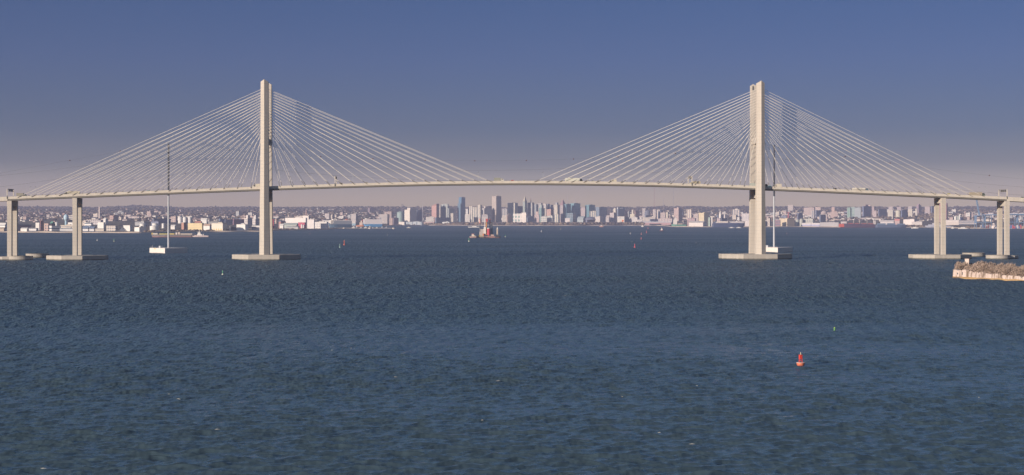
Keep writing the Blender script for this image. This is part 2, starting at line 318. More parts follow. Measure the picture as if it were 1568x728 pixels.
# --- fender platforms at the water line
def platform(sc, hl, hw, fl, fw, h, slots=True):
    o = [(-fl, -hw), (fl, -hw), (hl, -fw), (hl, fw), (fl, hw), (-fl, hw), (-hl, fw), (-hl, -fw)]
    mb = MB(); mb.prism([(sc + x, y) for x, y in o], -2, h)
    p = mb.build("pier_base", CONCB, bridge)
    if slots:
        for sx in (-1, 1): MB().box((sc + sx * hl * .55, 2, h + .05), (3.4, 15, .3)).build("deck_opening", STEEL, p)
platform(TP[405.3] + .3, 33, 26, 15, 9, 5.2); platform(TP[1164.2] - 2, 35.5, 26, 17, 9, 5.2)
platform(PS[0], 28.5, 24, 10, 8, 4.4); platform(PS[1], 30, 24, 13, 8, 4.4)
platform(PS[2], 12, 16, 6, 7, 3.4, False); platform(PS[3], 13, 16, 6, 7, 3.4, False)
# --- stays
cables = []
for px, first, last in ((405.3, (384, 27), (428.5, 754)), (1164.2, (1139, 818), (1186, 1508))):
    sc = TP[px]; D = b_depth(sc, 0)
    for (xa, xb), side in ((first, -1), (last, 1)):
        for pl in (-1, 1):
            for i in range(18):
                f = i / 17; s = s_at(xa + (xb - xa) * f, -HW) + 0.0
                zt = wz(206 - (206 - 138.5) * f, D)
                a = Vector((s, pl * (HW + .35), deck_top(s) - 1.2)); b_ = Vector((sc + side * 3.0, pl * (LT - 1.6), zt))
                cables.append((pl, i, a, b_))
def cable_mb(a, b_, mb=None):
    mb = mb or MB(); d = (b_ - a).normalized(); return mb.cyl(a + d * 6.0, b_, .185, n=6, caps=False)
cables.sort(key=lambda c: (c[0], -c[1])); rest = MB(); rest2 = MB()
for k, (pl, i, a, b_) in enumerate(cables):
    d = (b_ - a).normalized()
    if k < 100:
        c = cable_mb(a, b_).build("stay_cable", CABLE, bridge)
        MB().cyl(a, a + d * 6.0, .24, n=6).build("anchor_pipe", GIRD, c)
    else:
        cable_mb(a, b_, rest); rest.cyl(a, a + d * 6.0, .24, n=6, m=1)
tag(rest.build("stay_cables", [CABLE, GIRD], bridge), kind="stuff")
# --- round dolphins
def dolphin(px, yb, rpx, h, label):
    D = wd(yb) ; r = rpx * D / FPX; D += r
    o = thing("protection_dolphin", label, "dolphin", (wx(px, D), D, 0), 0, "round concrete dolphins guarding the bridge piers")
    MB().lathe((0, 0, 0), [(r, -3), (r, h - .5), (r + .25, h - .5), (r + .25, h)], 40).build("drum", CONCB, o)
    MB().lathe((0, 0, 0), [(r - 1.2, h + .004), (r - 1.2, h + .12), (r - 1.6, h + .12), (r - 1.6, h + .004)], 40).build("top_rim", CONCB, o)
dolphin(31.5, 399.0, 18.5, 4.0, "round concrete dolphin in front of the leftmost pier, overlapping its columns")
dolphin(57.5, 395.0, 17.5, 4.0, "round concrete dolphin standing behind, between the two left piers")
dolphin(1528, 397.4, 18, 4.0, "round concrete dolphin in front of the rightmost pier, above the fort island")
dolphin(1491, 393.6, 17, 4.0, "round concrete dolphin behind, between the two right piers")
# --- lamps
LX = [46, 143, 243, 341, 441, 540, 637, 733, 833, 930, 1028, 1125, 1221, 1317, 1413, 1510]
lamp0 = None
ORD = ["first", "second", "third", "fourth", "fifth", "sixth", "seventh", "eighth"]
for i, px in enumerate(LX):
    for t in (-HW + .2, HW - .2):
        if i < 8: where = ORD[i] + " from the bridge's left end"
        else: where = ORD[15 - i] + " from the bridge's right end"
        lab = "slim lamp post, %s edge of the deck, %s" % ("near" if t < 0 else "far", where)
        s = s_at(px, -HW) ; p = b_world(s, t, deck_top(s))
        if lamp0 is None:
            o = thing("street_lamp", lab, "street lamp", p, BA + (0 if t < 0 else math.pi), "lamp posts along the bridge deck"); lamp0 = o
            MB().cyl((0, 0, 0), (0, 0, 8.6), .13, .09, 6).build("pole", GALV, o)
            MB().cyl((0, 0, 8.3), (0, 2.0, 9.1), .08, .06, 6).build("arm", GALV, o)
            MB().box((0, 2.4, 9.1), (.55, 1.1, .3)).build("lamp_head", STEEL, o)
        else:
            o = copy_tree(lamp0); o.location = p; o.rotation_euler = (0, 0, BA + (0 if t < 0 else math.pi)); o["label"] = lab
# --- sign gantries across the roadway
for px, lab in ((11, "overhead sign gantry above the leftmost pier of the bridge"), (513, "overhead sign gantry right of the left tower, seen nearly edge-on"),
                (1059.5, "pale overhead sign gantry left of the right tower beside a truck"), (1542, "overhead sign gantry above the rightmost pier of the bridge")):
    s = s_at(px, -HW); z = deck_top(s)
    o = thing("sign_gantry", lab, "sign gantry", b_world(s, 0, z), BA, "sign gantries over the bridge roadway")
    hh = 7.6
    for t in (-HW - .15, HW + .15):
        MB().box((0, t, hh / 2 - 1.0), (.75, .6, hh + 2.0)).build("post", CONC2, o)
    MB().box((0, 0, hh - .3), (.7, 2 * HW - .3, .7)).box((0, 0, hh - 2.0), (.5, 2 * HW - .3, .4)).build("beam", GIRD, o)
    for t in (-5.2, 0.4, 5.4):
        MB().box((.45, t, hh - 1.2), (.18, 4.2, 2.6)).build("sign_panel", STEEL, o)
# --- vehicles
WHEEL = RUB
def truck(x0, x1, lane, head, col, cabcol, lab, tank=False, h=3.9, cabfrac=None, name="truck", cat="truck"):
    t = lane; sa, sb = s_at(x0, t), s_at(x1, t); ln = sb - sa; s = (sa + sb) / 2
    o = thing(name, lab, cat, b_world(s, t, road(s) + .02), BA + (0 if head > 0 else math.pi) + 0.0)
    tilt = 0
    cl = 2.6 if cabfrac is None else ln * cabfrac
    tl = ln - cl - .5; xc = -ln / 2 + tl / 2
    if tank:
        MB().cyl((-ln / 2, 0, 2.35), (-ln / 2 + tl, 0, 2.35), 1.25, n=14).build("tank", P(col), o)
    else:
        MB().box((xc, 0, 1.05 + (h - 1.05) / 2), (tl, 2.5, h - 1.05)).build("cargo_box", P(col), o)
    cab = MB(); hc = h - .9
    cab.loft([[(ln / 2 - cl, -1.2, .7), (ln / 2 - cl, 1.2, .7), (ln / 2 - cl, 1.2, hc), (ln / 2 - cl, -1.2, hc)],
              [(ln / 2 - cl * .35, -1.2, .7), (ln / 2 - cl * .35, 1.2, .7), (ln / 2 - cl * .35, 1.15, hc), (ln / 2 - cl * .35, -1.15, hc)],
              [(ln / 2, -1.2, .7), (ln / 2, 1.2, .7), (ln / 2, 1.15, 1.7), (ln / 2, -1.15, 1.7)]])
    c = cab.build("cab", P(cabcol, .3), o)
    MB().box((ln / 2 - cl * .62, 0, hc - .65), (cl * .4, 2.44, .7)).build("window", mat("vehicle_glass", (.03, .04, .05), .1), c)
    MB().box((-.2, 0, .85), (ln - 1, 1.1, .25)).build("chassis", STEEL, o)
    for wx_ in (-ln / 2 + 1.2, -ln / 2 + 2.5, ln / 2 - cl - 1.2, ln / 2 - 1.0):
        for sd_ in (-1, 1): MB().cyl((wx_, sd_ * .85, .5), (wx_, sd_ * 1.2, .5), .5, n=12).build("wheel", WHEEL, o)
def car(px, lane, head, col, lab, hh=1.5, ln=4.6):
    s = s_at(px, lane); o = thing("car", lab, "car", b_world(s, lane, road(s) + .02), BA + (0 if head > 0 else math.pi))
    k = hh / 1.5
    prof = [(-2.3, .4), (2.3, .4), (2.3, .75), (1.3, .92), (.6, 1.5 * k), (-1.2, 1.5 * k), (-2.0, .95), (-2.3, .9)]; f = ln / 4.6
    MB().loft([[(x * f, -.88, z) for x, z in prof], [(x * f, .88, z) for x, z in prof]]).build("body", P(col, .3), o)
    MB().box((-.3 * f, 0, 1.2 * k), (1.5 * f, 1.79, .36)).build("window", mat("vehicle_glass", (.03, .04, .05), .1), o)
    for a in (-1.4, 1.4):
        for b_ in (-1, 1): MB().cyl((a * f, b_ * .7, .33), (a * f, b_ * .9, .33), .33, n=10).build("wheel", WHEEL, o)
NL, ML, FL, XL = -8.6, -5.0, 5.0, 8.6
truck(25.5, 41, NL, 1, (.24, .22, .18), (.10, .11, .10), "grey-brown box truck near the leftmost sign gantry", h=4.1)
truck(98.5, 122.5, FL, -1, (.44, .39, .30), (.10, .10, .09), "tan trailer truck with dark cab above the second pier from the left", h=4.3)
truck(386.5, 400.5, NL, -1, (.50, .45, .36), (.50, .46, .4), "cream box truck just left of the left tower", h=4.0)
truck(756.5, 771.5, NL, 1, (.27, .265, .22), (.55, .5, .42), "grey box truck with pale cab at midspan right of the stays", h=4.3)
truck(865.5, 892, NL, 1, (.58, .56, .47), (.03, .04, .035), "white trailer truck with black cab right of midspan", h=4.2)
truck(932, 944, ML, -1, (.55, .49, .38), (.50, .46, .4), "small cream delivery truck right of the black-cabbed truck", h=3.4)
truck(1056, 1072.5, ML, -1, (.40, .34, .24), (.42, .38, .26), "yellowish cargo truck beside the pale gantry left of the right tower", h=3.7)
truck(1147.5, 1175.5, NL, 1, (.36, .38, .34), (.03, .035, .03), "greenish grey trailer truck passing behind the right tower's near leg", h=3.9)
truck(1183.5, 1196.5, NL, -1, (.55, .49, .40), (.5, .45, .38), "cream box truck right of the right tower", h=4.0)
truck(1305.5, 1329.5, NL, 1, (.62, .56, .47), (.12, .17, .22), "white tanker truck with slate blue cab on the right side span", tank=True, name="tanker_truck")
truck(1484.5, 1508, NL, 1, (.36, .30, .22), (.09, .11, .09), "brown trailer truck with dark green cab near the rightmost gantry", h=4.4)
car(227, FL, -1, (.10, .28, .28), "teal car on the left side span", 2.0, 5.2)
car(523, NL, 1, (.05, .05, .05), "dark car just right of the gantry near the left tower", 2.0, 5)
car(561, FL, -1, (.40, .33, .16), "tan car between two stays right of the left tower", 2.1, 5.4)
car(785, NL, 1, (.42, .06, .05), "red car at midspan behind the grey box truck", 2.0, 4.8)
car(803, NL, 1, (.42, .40, .36), "silver car at midspan right of the red car", 1.9)
car(850, FL, -1, (.40, .38, .34), "silver car right behind the white trailer truck", 1.9)
car(908, NL, 1, (.45, .42, .37), "pale car between the black-cabbed truck and the delivery truck", 1.9)
car(960, FL, -1, (.30, .30, .30), "grey car right of the small delivery truck", 1.9)
car(1100, NL, 1, (.62, .6, .55), "white car left of the right tower, farther of two from it", 1.9)
car(1132, NL, 1, (.62, .6, .56), "white car nearest the right tower on its left", 1.9)
car(1179, FL, 1, (.05, .26, .27), "teal car between the right tower and a cream truck", 2.2, 5)
car(1242, FL, -1, (.06, .06, .07), "black car right of the right tower's cream truck", 2.0)
car(1279, NL, 1, (.05, .05, .055), "long dark car left of the white tanker truck", 2.2, 6.0)
car(1354, FL, -1, (.12, .14, .18), "dark blue car right of the white tanker truck", 2.0)
car(1452.5, ML, -1, (.52, .44, .05), "yellow car above the third pier", 2.0, 5)
car(1566, NL, 1, (.06, .07, .06), "dark car at the photo's right end of the deck", 2.2, 5)
# ---------------------------------------------------------------- power line pylons
def pylon(px, yb, ytop, lab, dark_px):
    D = wd(yb); Xc = wx(px, D + 22)
    o = thing("power_pylon", lab, "pylon", (Xc, D + 22, 0), R(-45))
    D += 22
    hh = wz(ytop, D); zb = 6.0
    MB().box((0, 0, 2), (33, 31, 8)).build("base", mat("white_concrete", (.66, .58, .52), .8, .06), o)
    r = MB()
    for k in range(9):
        r.cyl((-16 + k * 4, -15, 6), (-16 + k * 4, -15, 7.1), .06, n=5); r.cyl((16, -15 + k * 3.7, 6), (16, -15 + k * 3.7, 7.1), .06, n=5)
    r.box((0, -15, 7.1), (32, .08, .08)).box((16, 0, 7.1), (.08, 30, .08)); r.build("railing", GALV, o)
    zs = zb + (hh - zb) * .50
    MB().cyl((0, 0, zb), (0, 0, zs), 1.25, 1.05, 14).build("pole", GALV, o)
    um = MB().cyl((0, 0, zs), (0, 0, hh), 1.1, .95, 12).build("upper_pole", LEAD, o)
    k = MB()
    for q in range(16): k.cyl((0, 0, zs + (hh - zs) * q / 16), (0, 0, zs + (hh - zs) * q / 16 + .7), 1.3, n=10)
    k.build("flange", LEAD, um)
    for z in (hh - 3, hh - 11, hh - 19):
        c = MB(); c.loft([[(-3.6, 3.6, z), (-3.7, 3.4, z), (-3.7, 3.4, z + .3), (-3.6, 3.6, z + .3)], [(3.6, -3.6, z), (3.4, -3.7, z), (3.4, -3.7, z + .9), (3.6, -3.6, z + .9)]]); c.build("crossarm", LEAD, um)
    MB().box((-3.5, -8.5, 7.2), (3.4, 3, 2.4)).build("equipment_box", GALV, o)
    MB().cyl((-14.5, -13, 6), (-14.5, -13, 9.2), .25, .15, 6).build("light_post", GALV, o)
    s = MB().box((16.05, -1.5, 3.0), (.1, 5.0, 4.4)).build("sign", P((.42, .46, .55)), o)
    MB().box((16.12, -1.5, 4.6), (.06, 4.8, 1.0)).build("sign_band", P((.34, .10, .07)), s)
    MB().box((-5, -15.55, 5.1), (3.0, .1, .9)).build("yellow_sign", P((.55, .36, .05)), o)
    return Vector((Xc, D, hh))
PA = pylon(258, 388.2, 220, "grey power line mast on a white concrete block behind the bridge's left side span", 300)
PB = pylon(1185.3, 387, 222.5, "grey power line mast rising just right of the bridge's right tower", 300)
WIRE = mat("wire", (.10, .10, .11), .6)
def pt(px, py):   # a point of the power line corridor (the vertical plane through both masts)
    u = PB - PA; k = (px - CX) / FPX
    t = (k * PA.y - PA.x) / (u.x - k * u.y); p = PA + u * t; return Vector((p.x, p.y, wz(py, p.y)))
def wire(pts, lab, rad):
    q = [pt(x, y) for x, y in pts]; xs = [p.x for p in q]
    a, b_ = q[0], q[-1]; mid = q[len(q) // 2]
    c = np.polyfit([p.x for p in q], [p.z for p in q], 2); mb = MB(); n = 40; rings = []
    for i in range(n + 1):
        f = i / n; p = a.lerp(b_, f); z = float(np.polyval(c, p.x)); rings.append([(p.x, p.y + rad * math.cos(g_), z + rad * math.sin(g_)) for g_ in (0, 2.1, 4.2)])
    mb.loft(rings); tag(mb.build("power_line", WIRE), lab, "power line", "power lines strung between the two masts"); return c
wire([(258, 240), (430, 261.5), (570, 272.5), (722, 276), (910, 272), (1040, 262), (1186, 241)], "lower power wire sagging between the two masts behind the stays", .11)
wire([(258, 231.5), (430, 249), (570, 258), (722, 261.5), (870, 258.5), (1040, 247), (1186, 231)], "middle power wire sagging between the two masts behind the stays", .09)
wire([(258, 241), (110, 271), (70, 277), (-80, 294)], "lower power wire leading off to the left edge from the left mast", .11)
wire([(258, 232), (110, 257), (0, 268.5), (-80, 275)], "middle power wire leading off to the left edge from the left mast", .09)
wire([(1186, 241), (1260, 255.5), (1350, 275), (1450, 289), (1568, 299)], "lower power wire leading off to the right from the right mast", .11)
wire([(1186, 231), (1300, 253), (1400, 270), (1500, 281), (1640, 291)], "middle power wire leading off to the right from the right mast", .09)
TOPW = [((258, 221), (351, 230), (430, 236.5), (571, 243.5), (727, 246.5), (806, 246), (946, 240.5), (1034, 235), (1186, 223)), ((258, 221), (184, 232), (107, 246), (-80, 282)), ((1186, 223), (1294, 240), (1363, 250), (1515, 269), (1620, 280))]
wire(TOPW[0], "thin top wire with marker balls between the two masts", .07); wire(TOPW[1], "thin top wire with marker balls left of the left mast", .07); wire(TOPW[2], "thin top wire with marker balls right of the right mast", .07)
bm_ = None
for px, py, lab in ((107, 246, "dark marker ball hanging in the sky left of the stays, above the second pier"), (184, 232, "dark marker ball left of the left mast"), (351, 229.6, "dark marker ball between left mast and left tower"),
    (491, 240, "dark marker ball first to the right of the left tower"), (571, 243.5, "dark marker ball second to the right of the left tower"), (651, 246, "dark marker ball third to the right of the left tower"),
    (727, 246.5, "dark marker ball above midspan left of the grey truck"), (806, 246, "dark marker ball in the sky above midspan, between the stays"), (878, 243.8, "dark marker ball above the black-cabbed truck"),
    (946, 240.5, "dark marker ball above the small delivery truck"), (1034, 235, "dark marker ball left of the right tower"), (1294, 240, "reddish marker ball first right of the right mast"),
    (1363, 250, "reddish marker ball second right of the right mast"), (1515, 269, "reddish marker ball in the sky above the brown trailer truck")):
    p = pt(px, py)
    if bm_ is None: bm_ = MB().lathe((0, 0, 0), [(.05, -.8), (.5, -.62), (.8, 0), (.5, .62), (.05, .8)], 12).mesh("marker_ball", P((.13, .06, .05)))
    o = bpy.data.objects.new("marker_ball", bm_); COL.objects.link(o); o.location = p; tag(o, lab, "marker ball", "marker balls on the top power wire")
# ---------------------------------------------------------------- the far shore: buildings, tanks, ships
def blk(label, x0, x1, yt, split=None, col=CREAM, r=0, D=None, yb=None, name="building", cat="building", roof="flat", win=None, rcol=None, glass=None, group=None, depth=None, part=None):
    """one building of the far shore. x0..x1: its width as seen, split: the corner between its sunny and its shaded side, yt: its top"""
    xm = (x0 + x1) / 2
    if D is None: D = ray_ground(xm, yb) if yb else shore(xm) + 70 + r * 260
    if split is None: phi, L_, Rr = R(14), (x1 - x0) * .93, (x1 - x0) * .07; xc = x1 - Rr
    else:
        xc = split; L_, Rr = max(.3, split - x0), max(.3, x1 - split); phi = min(R(52), max(R(24), math.atan2(Rr, L_)))
    a = L_ * D / FPX / math.cos(phi); b = Rr * D / FPX / math.sin(phi)
    if depth: b = depth
    b = max(b, min(10.0, a))
    ox, oy = wx(xc, D), D; c_, s_ = math.cos(phi), math.sin(phi)
    lx, ly = a / 2, -b / 2                                        # near right corner in local axes (x: along the sunny face)
    cx, cy_ = ox - (lx * c_ + ly * s_), oy - (-lx * s_ + ly * c_)
    zb = ground(CX + cx / cy_ * FPX, cy_); zb = max(zb, 1.8) - 1.5; zt = wz(yt, D); H = max(4.0, zt - zb)
    o = thing(name, label, cat, (cx, cy_, zb), -phi, group)
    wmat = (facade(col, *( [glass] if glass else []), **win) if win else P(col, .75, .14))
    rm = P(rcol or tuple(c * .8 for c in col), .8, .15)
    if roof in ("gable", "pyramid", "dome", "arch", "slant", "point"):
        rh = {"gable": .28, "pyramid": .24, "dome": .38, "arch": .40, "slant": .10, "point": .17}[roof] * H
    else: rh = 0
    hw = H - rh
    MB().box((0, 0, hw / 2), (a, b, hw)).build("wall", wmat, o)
    if roof == "flat":
        m = MB().box((0, 0, hw + .45), (a + .7, b + .7, .9))
        rf = m.build("roof", rm, o)
        if a > 22 and b > 12: MB().box((a * .12, b * .05, hw + 2.4), (a * .34, b * .4, 3.0)).build("plant_room", P(tuple(c * .7 for c in col), .8), rf)
    elif roof == "gable": MB().gable(a, b, hw, rh, ov=.8).build("roof", rm, o)
    elif roof == "arch":
        k = 12; rings = []
        for sx in (-a / 2 - .5, a / 2 + .5): rings.append([(sx, -b / 2 * math.cos(math.pi * i / k), hw + rh * math.sin(math.pi * i / k)) for i in range(k + 1)])
        MB().loft(rings).build("roof", rm, o)
    elif roof == "slant": MB().add([(-a / 2, -b / 2, hw), (a / 2, -b / 2, hw), (a / 2, b / 2, hw), (-a / 2, b / 2, hw), (a / 2, -b / 2, hw + rh), (a / 2, b / 2, hw + rh)], [(0, 1, 4), (2, 3, 5), (0, 4, 5, 3), (1, 2, 5, 4), (3, 2, 1, 0)]).build("roof", rm, o)
    elif roof in ("pyramid", "point"):
        t = .02 if roof == "pyramid" else .18
        MB().loft([[(-a / 2 - .3, -b / 2 - .3, hw), (a / 2 + .3, -b / 2 - .3, hw), (a / 2 + .3, b / 2 + .3, hw), (-a / 2 - .3, b / 2 + .3, hw)], [(-a / 2 * t, -b / 2 * t, hw + rh), (a / 2 * t, -b / 2 * t, hw + rh), (a / 2 * t, b / 2 * t, hw + rh), (-a / 2 * t, b / 2 * t, hw + rh)]]).build("roof", rm, o)
    elif roof == "dome":
        MB().lathe((0, 0, hw), [(max(a, b) * .5, 0), (max(a, b) * .46, rh * .5), (max(a, b) * .3, rh * .82), (.3, rh)], 16).build("roof", rm, o)
    if part: part(o, a, b, hw, rh, D)
    return o
def setback(frac, hfrac, col, top=True):   # an upper stage of a stepped tower
    def f(o, a, b, hw, rh, D):
        MB().box((0, 0, hw + 1 + hw * hfrac / 2), (a * frac, b * frac, hw * hfrac)).build("upper_storeys", P(col, .7), o)
    return f
def mast(hm, col, r=1.2):
    def f(o, a, b, hw, rh, D): MB().cyl((0, 0, hw), (0, 0, hw + rh + hm), r, r * .5, 8).build("mast", P(col), o)
    return f
W1 = dict(pu=9.0, pv=8.0, fu=.5, fv=.5); W2 = dict(pu=12.0, pv=400.0, fu=.45, fv=1.1); W3 = dict(pu=400.0, pv=9.0, fu=1.1, fv=.42); WG = dict(pu=14.0, pv=11.0, fu=.86, fv=.84, rough=.3)
def tank(x0, x1, yt, label, yb=None, D=None, col=WHITE, name="storage_tank", cat="tank", group="storage tanks on the far shore", r=0):
    xm = (x0 + x1) / 2
    if D is None: D = ray_ground(xm, yb) if yb else shore(xm) + 120 + r * 260
    rad = (x1 - x0) / 2 * D / FPX; zb = max(1.8, ground(xm, D)) - 1; H = wz(yt, D) - zb
    o = thing(name, label, cat, (wx(xm, D), D + rad, zb), 0, group)
    MB().lathe((0, 0, 0), [(rad, 0), (rad, H * .9)], 24).build("shell", P(col, .6, .06), o)
    MB().lathe((0, 0, 0), [(rad + .2, H * .9), (rad * .5, H * .97), (.2, H)], 24).build("roof", P(tuple(c * .92 for c in col), .6, .06), o)
def chimney(x, w, yt, label, yb=None, D=None, col=(.6, .5, .46), band=None):
    if D is None: D = ray_ground(x, yb)
    rad = w / 2 * D / FPX; zb = max(1.8, ground(x, D)) - 1; H = wz(yt, D) - zb
    o = thing("chimney", label, "chimney", (wx(x, D), D, zb)); MB().cyl((0, 0, 0), (0, 0, H * .97), rad * 1.25, rad * .85, 14).build("stack", P(col), o)
    MB().cyl((0, 0, H * .97), (0, 0, H), rad * .95, rad * .95, 14).build("top_rim", P(band or tuple(c * .8 for c in col)), o)
def aerial(x, yt, label, D=14600, col=(.25, .12, .12), arms=False, w=1.6):
    zb = ground(x, D) - 1; H = wz(yt, D) - zb
    o = thing("radio_mast", label, "radio mast", (wx(x, D), D, zb), 0.5)
    m = MB()
    for dx, dy in ((-w, -w), (w, -w), (0, w)): m.cyl((dx, dy, 0), (dx * .6, dy * .6, H), .55, .45, 5)
    for k in range(40): z = H * k / 40; m.box((0, 0, z), (w * 2, w * 2, .7), k * .7)
    m.build("lattice", P(col), o)
    if arms:
        MB().box((0, 0, H - 2), (26, 1.6, 1.8)).box((0, 0, H - 2), (1.6, 22, 1.8)).build("top_platform", P(col), o)
        for dx in (-11, 0, 11): MB().cyl((dx, 0, H - 1), (dx, 0, H + 16), .8, .5, 6).build("antenna", P(col), o)
# --- left shore, outside the left tower
blk("long white warehouse at the photo's left edge, left of the two-column pier", -6, 8.5, 341.5, 7.5, WHITE, r=1, name="warehouse", cat="warehouse", roof="gable", win=W3)
blk("low tan shed on the shore at the photo's left edge", -8, 7, 348.5, None, TAN, r=0, name="shed", cat="shed", roof="gable")
blk("dark maroon plant hall under a white roof, right of the leftmost pier", 25, 44, 343.8, 27, (.16, .09, .11), r=1, name="plant_hall", cat="hall", rcol=WHITE, win=W3)
blk("low white gabled shed on the shore, right of the leftmost pier", 30, 42, 349, 41, WHITE, r=0, name="shed", cat="shed", roof="gable")
blk("long low white shed with a grey door row beside the gabled shed", 42.5, 57, 350, 55.5, (.62, .57, .54), r=0, name="shed", cat="shed", win=W3)
blk("small white block left of the dark brick tower", 54, 60.5, 341.6, None, WHITE, r=2, cat="building")
blk("narrow dark brick tower on the left shore", 60.3, 66, 338.3, 62.2, (.26, .11, .10), r=1, D=5300, name="brick_tower", cat="tower", win=W1)
blk("pink brick block right of the dark brick tower", 67, 74.5, 342.6, None, PINK, r=1, name="brick_building", win=W1)
blk("dark brick hall with a green roof left of the white silo", 74.5, 83.5, 339.4, 79, (.17, .11, .12), r=2, rcol=(.12, .25, .19), roof="gable", name="brick_hall", cat="hall")
tank(83.6, 88.4, 340, "white silo left of the blue water tower", D=5450, name="silo", cat="silo", group="silos on the far shore")
blk("white office block with a blue shaded side on the left shore", 73.5, 90.5, 346.4, 79, WHITE, r=0, name="office_block", win=W3)
blk("pale flat block behind the blue water tower", 104, 112, 330.2, 111, BEIGE, yb=334.5, D=8200, win=W3)
blk("long cream shed with two roof tiers left of the second pier", 91, 112.5, 345.6, None, CREAM, r=1, name="shed", cat="shed", win=dict(pu=400., pv=5., fu=1.1, fv=.35))
blk("low grey quay shed below the two-tier cream shed", 90, 113, 350, None, (.48, .45, .43), r=0, name="shed", cat="shed", win=W3)
blk("white house under the blue water tower", 103.5, 112, 341.2, None, WHITE, r=2)
Dw = 5600; ow = thing("water_tower", "light blue water tower with a bulbous tank on the left shore", "water tower", (wx(101.3, Dw), Dw, 1)); H = wz(328.6, Dw) - 1; kb = Dw / FPX
MB().lathe((0, 0, 0), [(2.6 * kb, 0), (2.1 * kb, H * .15), (1.9 * kb, H * .60)], 18).build("stem", P((.33, .47, .55)), ow)
MB().lathe((0, 0, H * .58), [(1.9 * kb, 0), (3.6 * kb, H * .13), (3.7 * kb, H * .27), (3.0 * kb, H * .36), (1.0 * kb, H * .42), (.1, H * .42)], 20).build("tank", P((.42, .55, .62)), ow)
chimney(152.4, 2.5, 317, "tall pinkish white chimney on the slope right of the second pier", yb=337.5, D=8300, col=(.68, .55, .50))
blk("plant building with a pink brick front on the slope right of the chimney", 166, 180, 330.3, 173.4, PINK, D=7900, win=W1, name="plant_building")
blk("white conveyor house with an arched roof between chimney and pink plant", 157, 164.5, 334.2, 161.5, WHITE, D=7000, roof="arch", name="conveyor_house")
blk("long pale building below the chimney", 127, 156, 337.5, None, (.50, .43, .42), D=6800, win=W1)
blk("white block with a square frame right of the second pier", 128, 141, 341.5, 139.5, WHITE, D=5900, name="warehouse", cat="warehouse", win=W3)
blk("white warehouse left of the red-brown hopper", 148, 160, 341, 158.5, WHITE, D=5800, name="warehouse", cat="warehouse")
blk("white harbour shed with a blue roof, first right of the second pier", 126, 135.5, 347, None, (.64, .60, .58), r=0, name="shed", cat="shed", rcol=(.12, .16, .24), roof="gable", win=W3)
blk("white harbour shed with a blue roof, second right of the second pier", 136, 144.5, 347, None, (.62, .58, .56), r=0, name="shed", cat="shed", rcol=(.12, .16, .24), roof="gable", win=W3)
blk("long low cream quay shed right of the blue-roofed sheds", 145, 160, 350.5, None, BEIGE, r=0, name="shed", cat="shed", win=W3)
blk("tan hall with a grey roof left of the grey naval ship", 161, 178, 346.2, 177, (.48, .41, .36), r=1, name="hall", cat="hall", win=W1)
blk("pale terrace of offices on the slope right of the plant", 190, 215, 332, None, (.46, .36, .34), D=8600, win=W1)
blk("dark blue long roof behind the white tanks", 232, 258, 335.5, 236, (.12, .13, .18), D=7200, name="hall", cat="hall")
blk("big white square hall behind the grey naval ship", 187.5, 200.5, 345.7, 199, WHITE, r=1, name="hall", cat="hall")
blk("white box building with a blue shaded side left of the brown bank", 204, 221, 348.6, 213.3, WHITE, r=0, name="warehouse", cat="warehouse")
blk("small brown dome house on the slope above the white tanks", 216, 220.5, 337.5, None, TAN, D=7000, roof="dome")
tank(213, 222, 342, "white storage tank, leftmost of the four near the left mast", D=5750)
tank(228, 241, 345.6, "wide low white storage tank right above the brown bank", D=5350)
tank(232, 241, 341.5, "white storage tank behind the wide low one", D=6000)
tank(247.2, 252, 342, "small white storage tank just left of the left mast", D=5950)
tank(272, 279, 332, "left one of three white tanks on the slope right of the left mast", D=7400); tank(279.5, 286, 332, "middle one of three white tanks on the slope right of the left mast", D=7450); tank(287.6, 293, 332, "right one of three white tanks on the slope right of the left mast", D=7400)
blk("dark apartment slab on the hill right of the left mast", 273.5, 283.5, 321.6, 276.7, (.40, .30, .28), D=12500, win=W1, name="apartment_block")
blk("white low house right of the three slope tanks", 307, 317, 334.4, None, WHITE, D=7300, roof="gable")
blk("white bungalow row right of the left mast on the bank", 261, 268, 344.5, None, WHITE, D=5700, roof="gable")
blk("brick gable end of the long factory right of the left mast", 277, 285.2, 341.2, 281.5, (.40, .22, .17), r=1, name="factory", cat="factory", rcol=GREY)
blk("long cream factory with yellow panels and a grey roof", 285.5, 310.5, 342.0, 309.5, (.60, .46, .24), r=2, name="factory", cat="factory", rcol=(.20, .19, .19), roof="flat", win=dict(pu=7., pv=8., fu=.3, fv=.4), glass=(.5, .42, .34))
blk("red-roofed hall above the yellow-panelled factory", 297, 309, 338.8, 307, (.32, .17, .15), r=4, name="hall", cat="hall", rcol=(.32, .14, .11), roof="gable")
blk("white factory wing with a brown gable roof between the two yellow factories", 310.5, 322, 343.2, 321, WHITE, r=1, name="factory", cat="factory", rcol=(.38, .26, .20), roof="gable")
blk("tall white factory hall with a yellow band and dark right side", 322.5, 346, 342.2, 341, (.66, .57, .46), r=0, name="factory", cat="factory", rcol=(.22, .2, .2), win=dict(pu=9., pv=30., fu=.45, fv=.3), glass=(.6, .42, .15))
blk("grey long roof over the tall white factory hall", 318, 336, 339.7, None, (.25, .24, .24), r=3, name="hall", cat="hall")
blk("dark blue shed block behind the tall white factory", 335, 344, 335.2, 337, (.14, .18, .26), D=7000)
blk("maroon warehouse left of the left tower", 356, 377, 336.2, 358, (.26, .11, .13), D=6900, name="warehouse", cat="warehouse", win=W3)
blk("grey apartment row behind the maroon warehouse", 344, 356, 336.6, 345, (.20, .21, .26), D=7000, win=W1)
blk("white box hall left of the left tower, above dark quays", 361, 378.5, 344.2, 375.5, WHITE, r=0, name="hall", cat="hall")
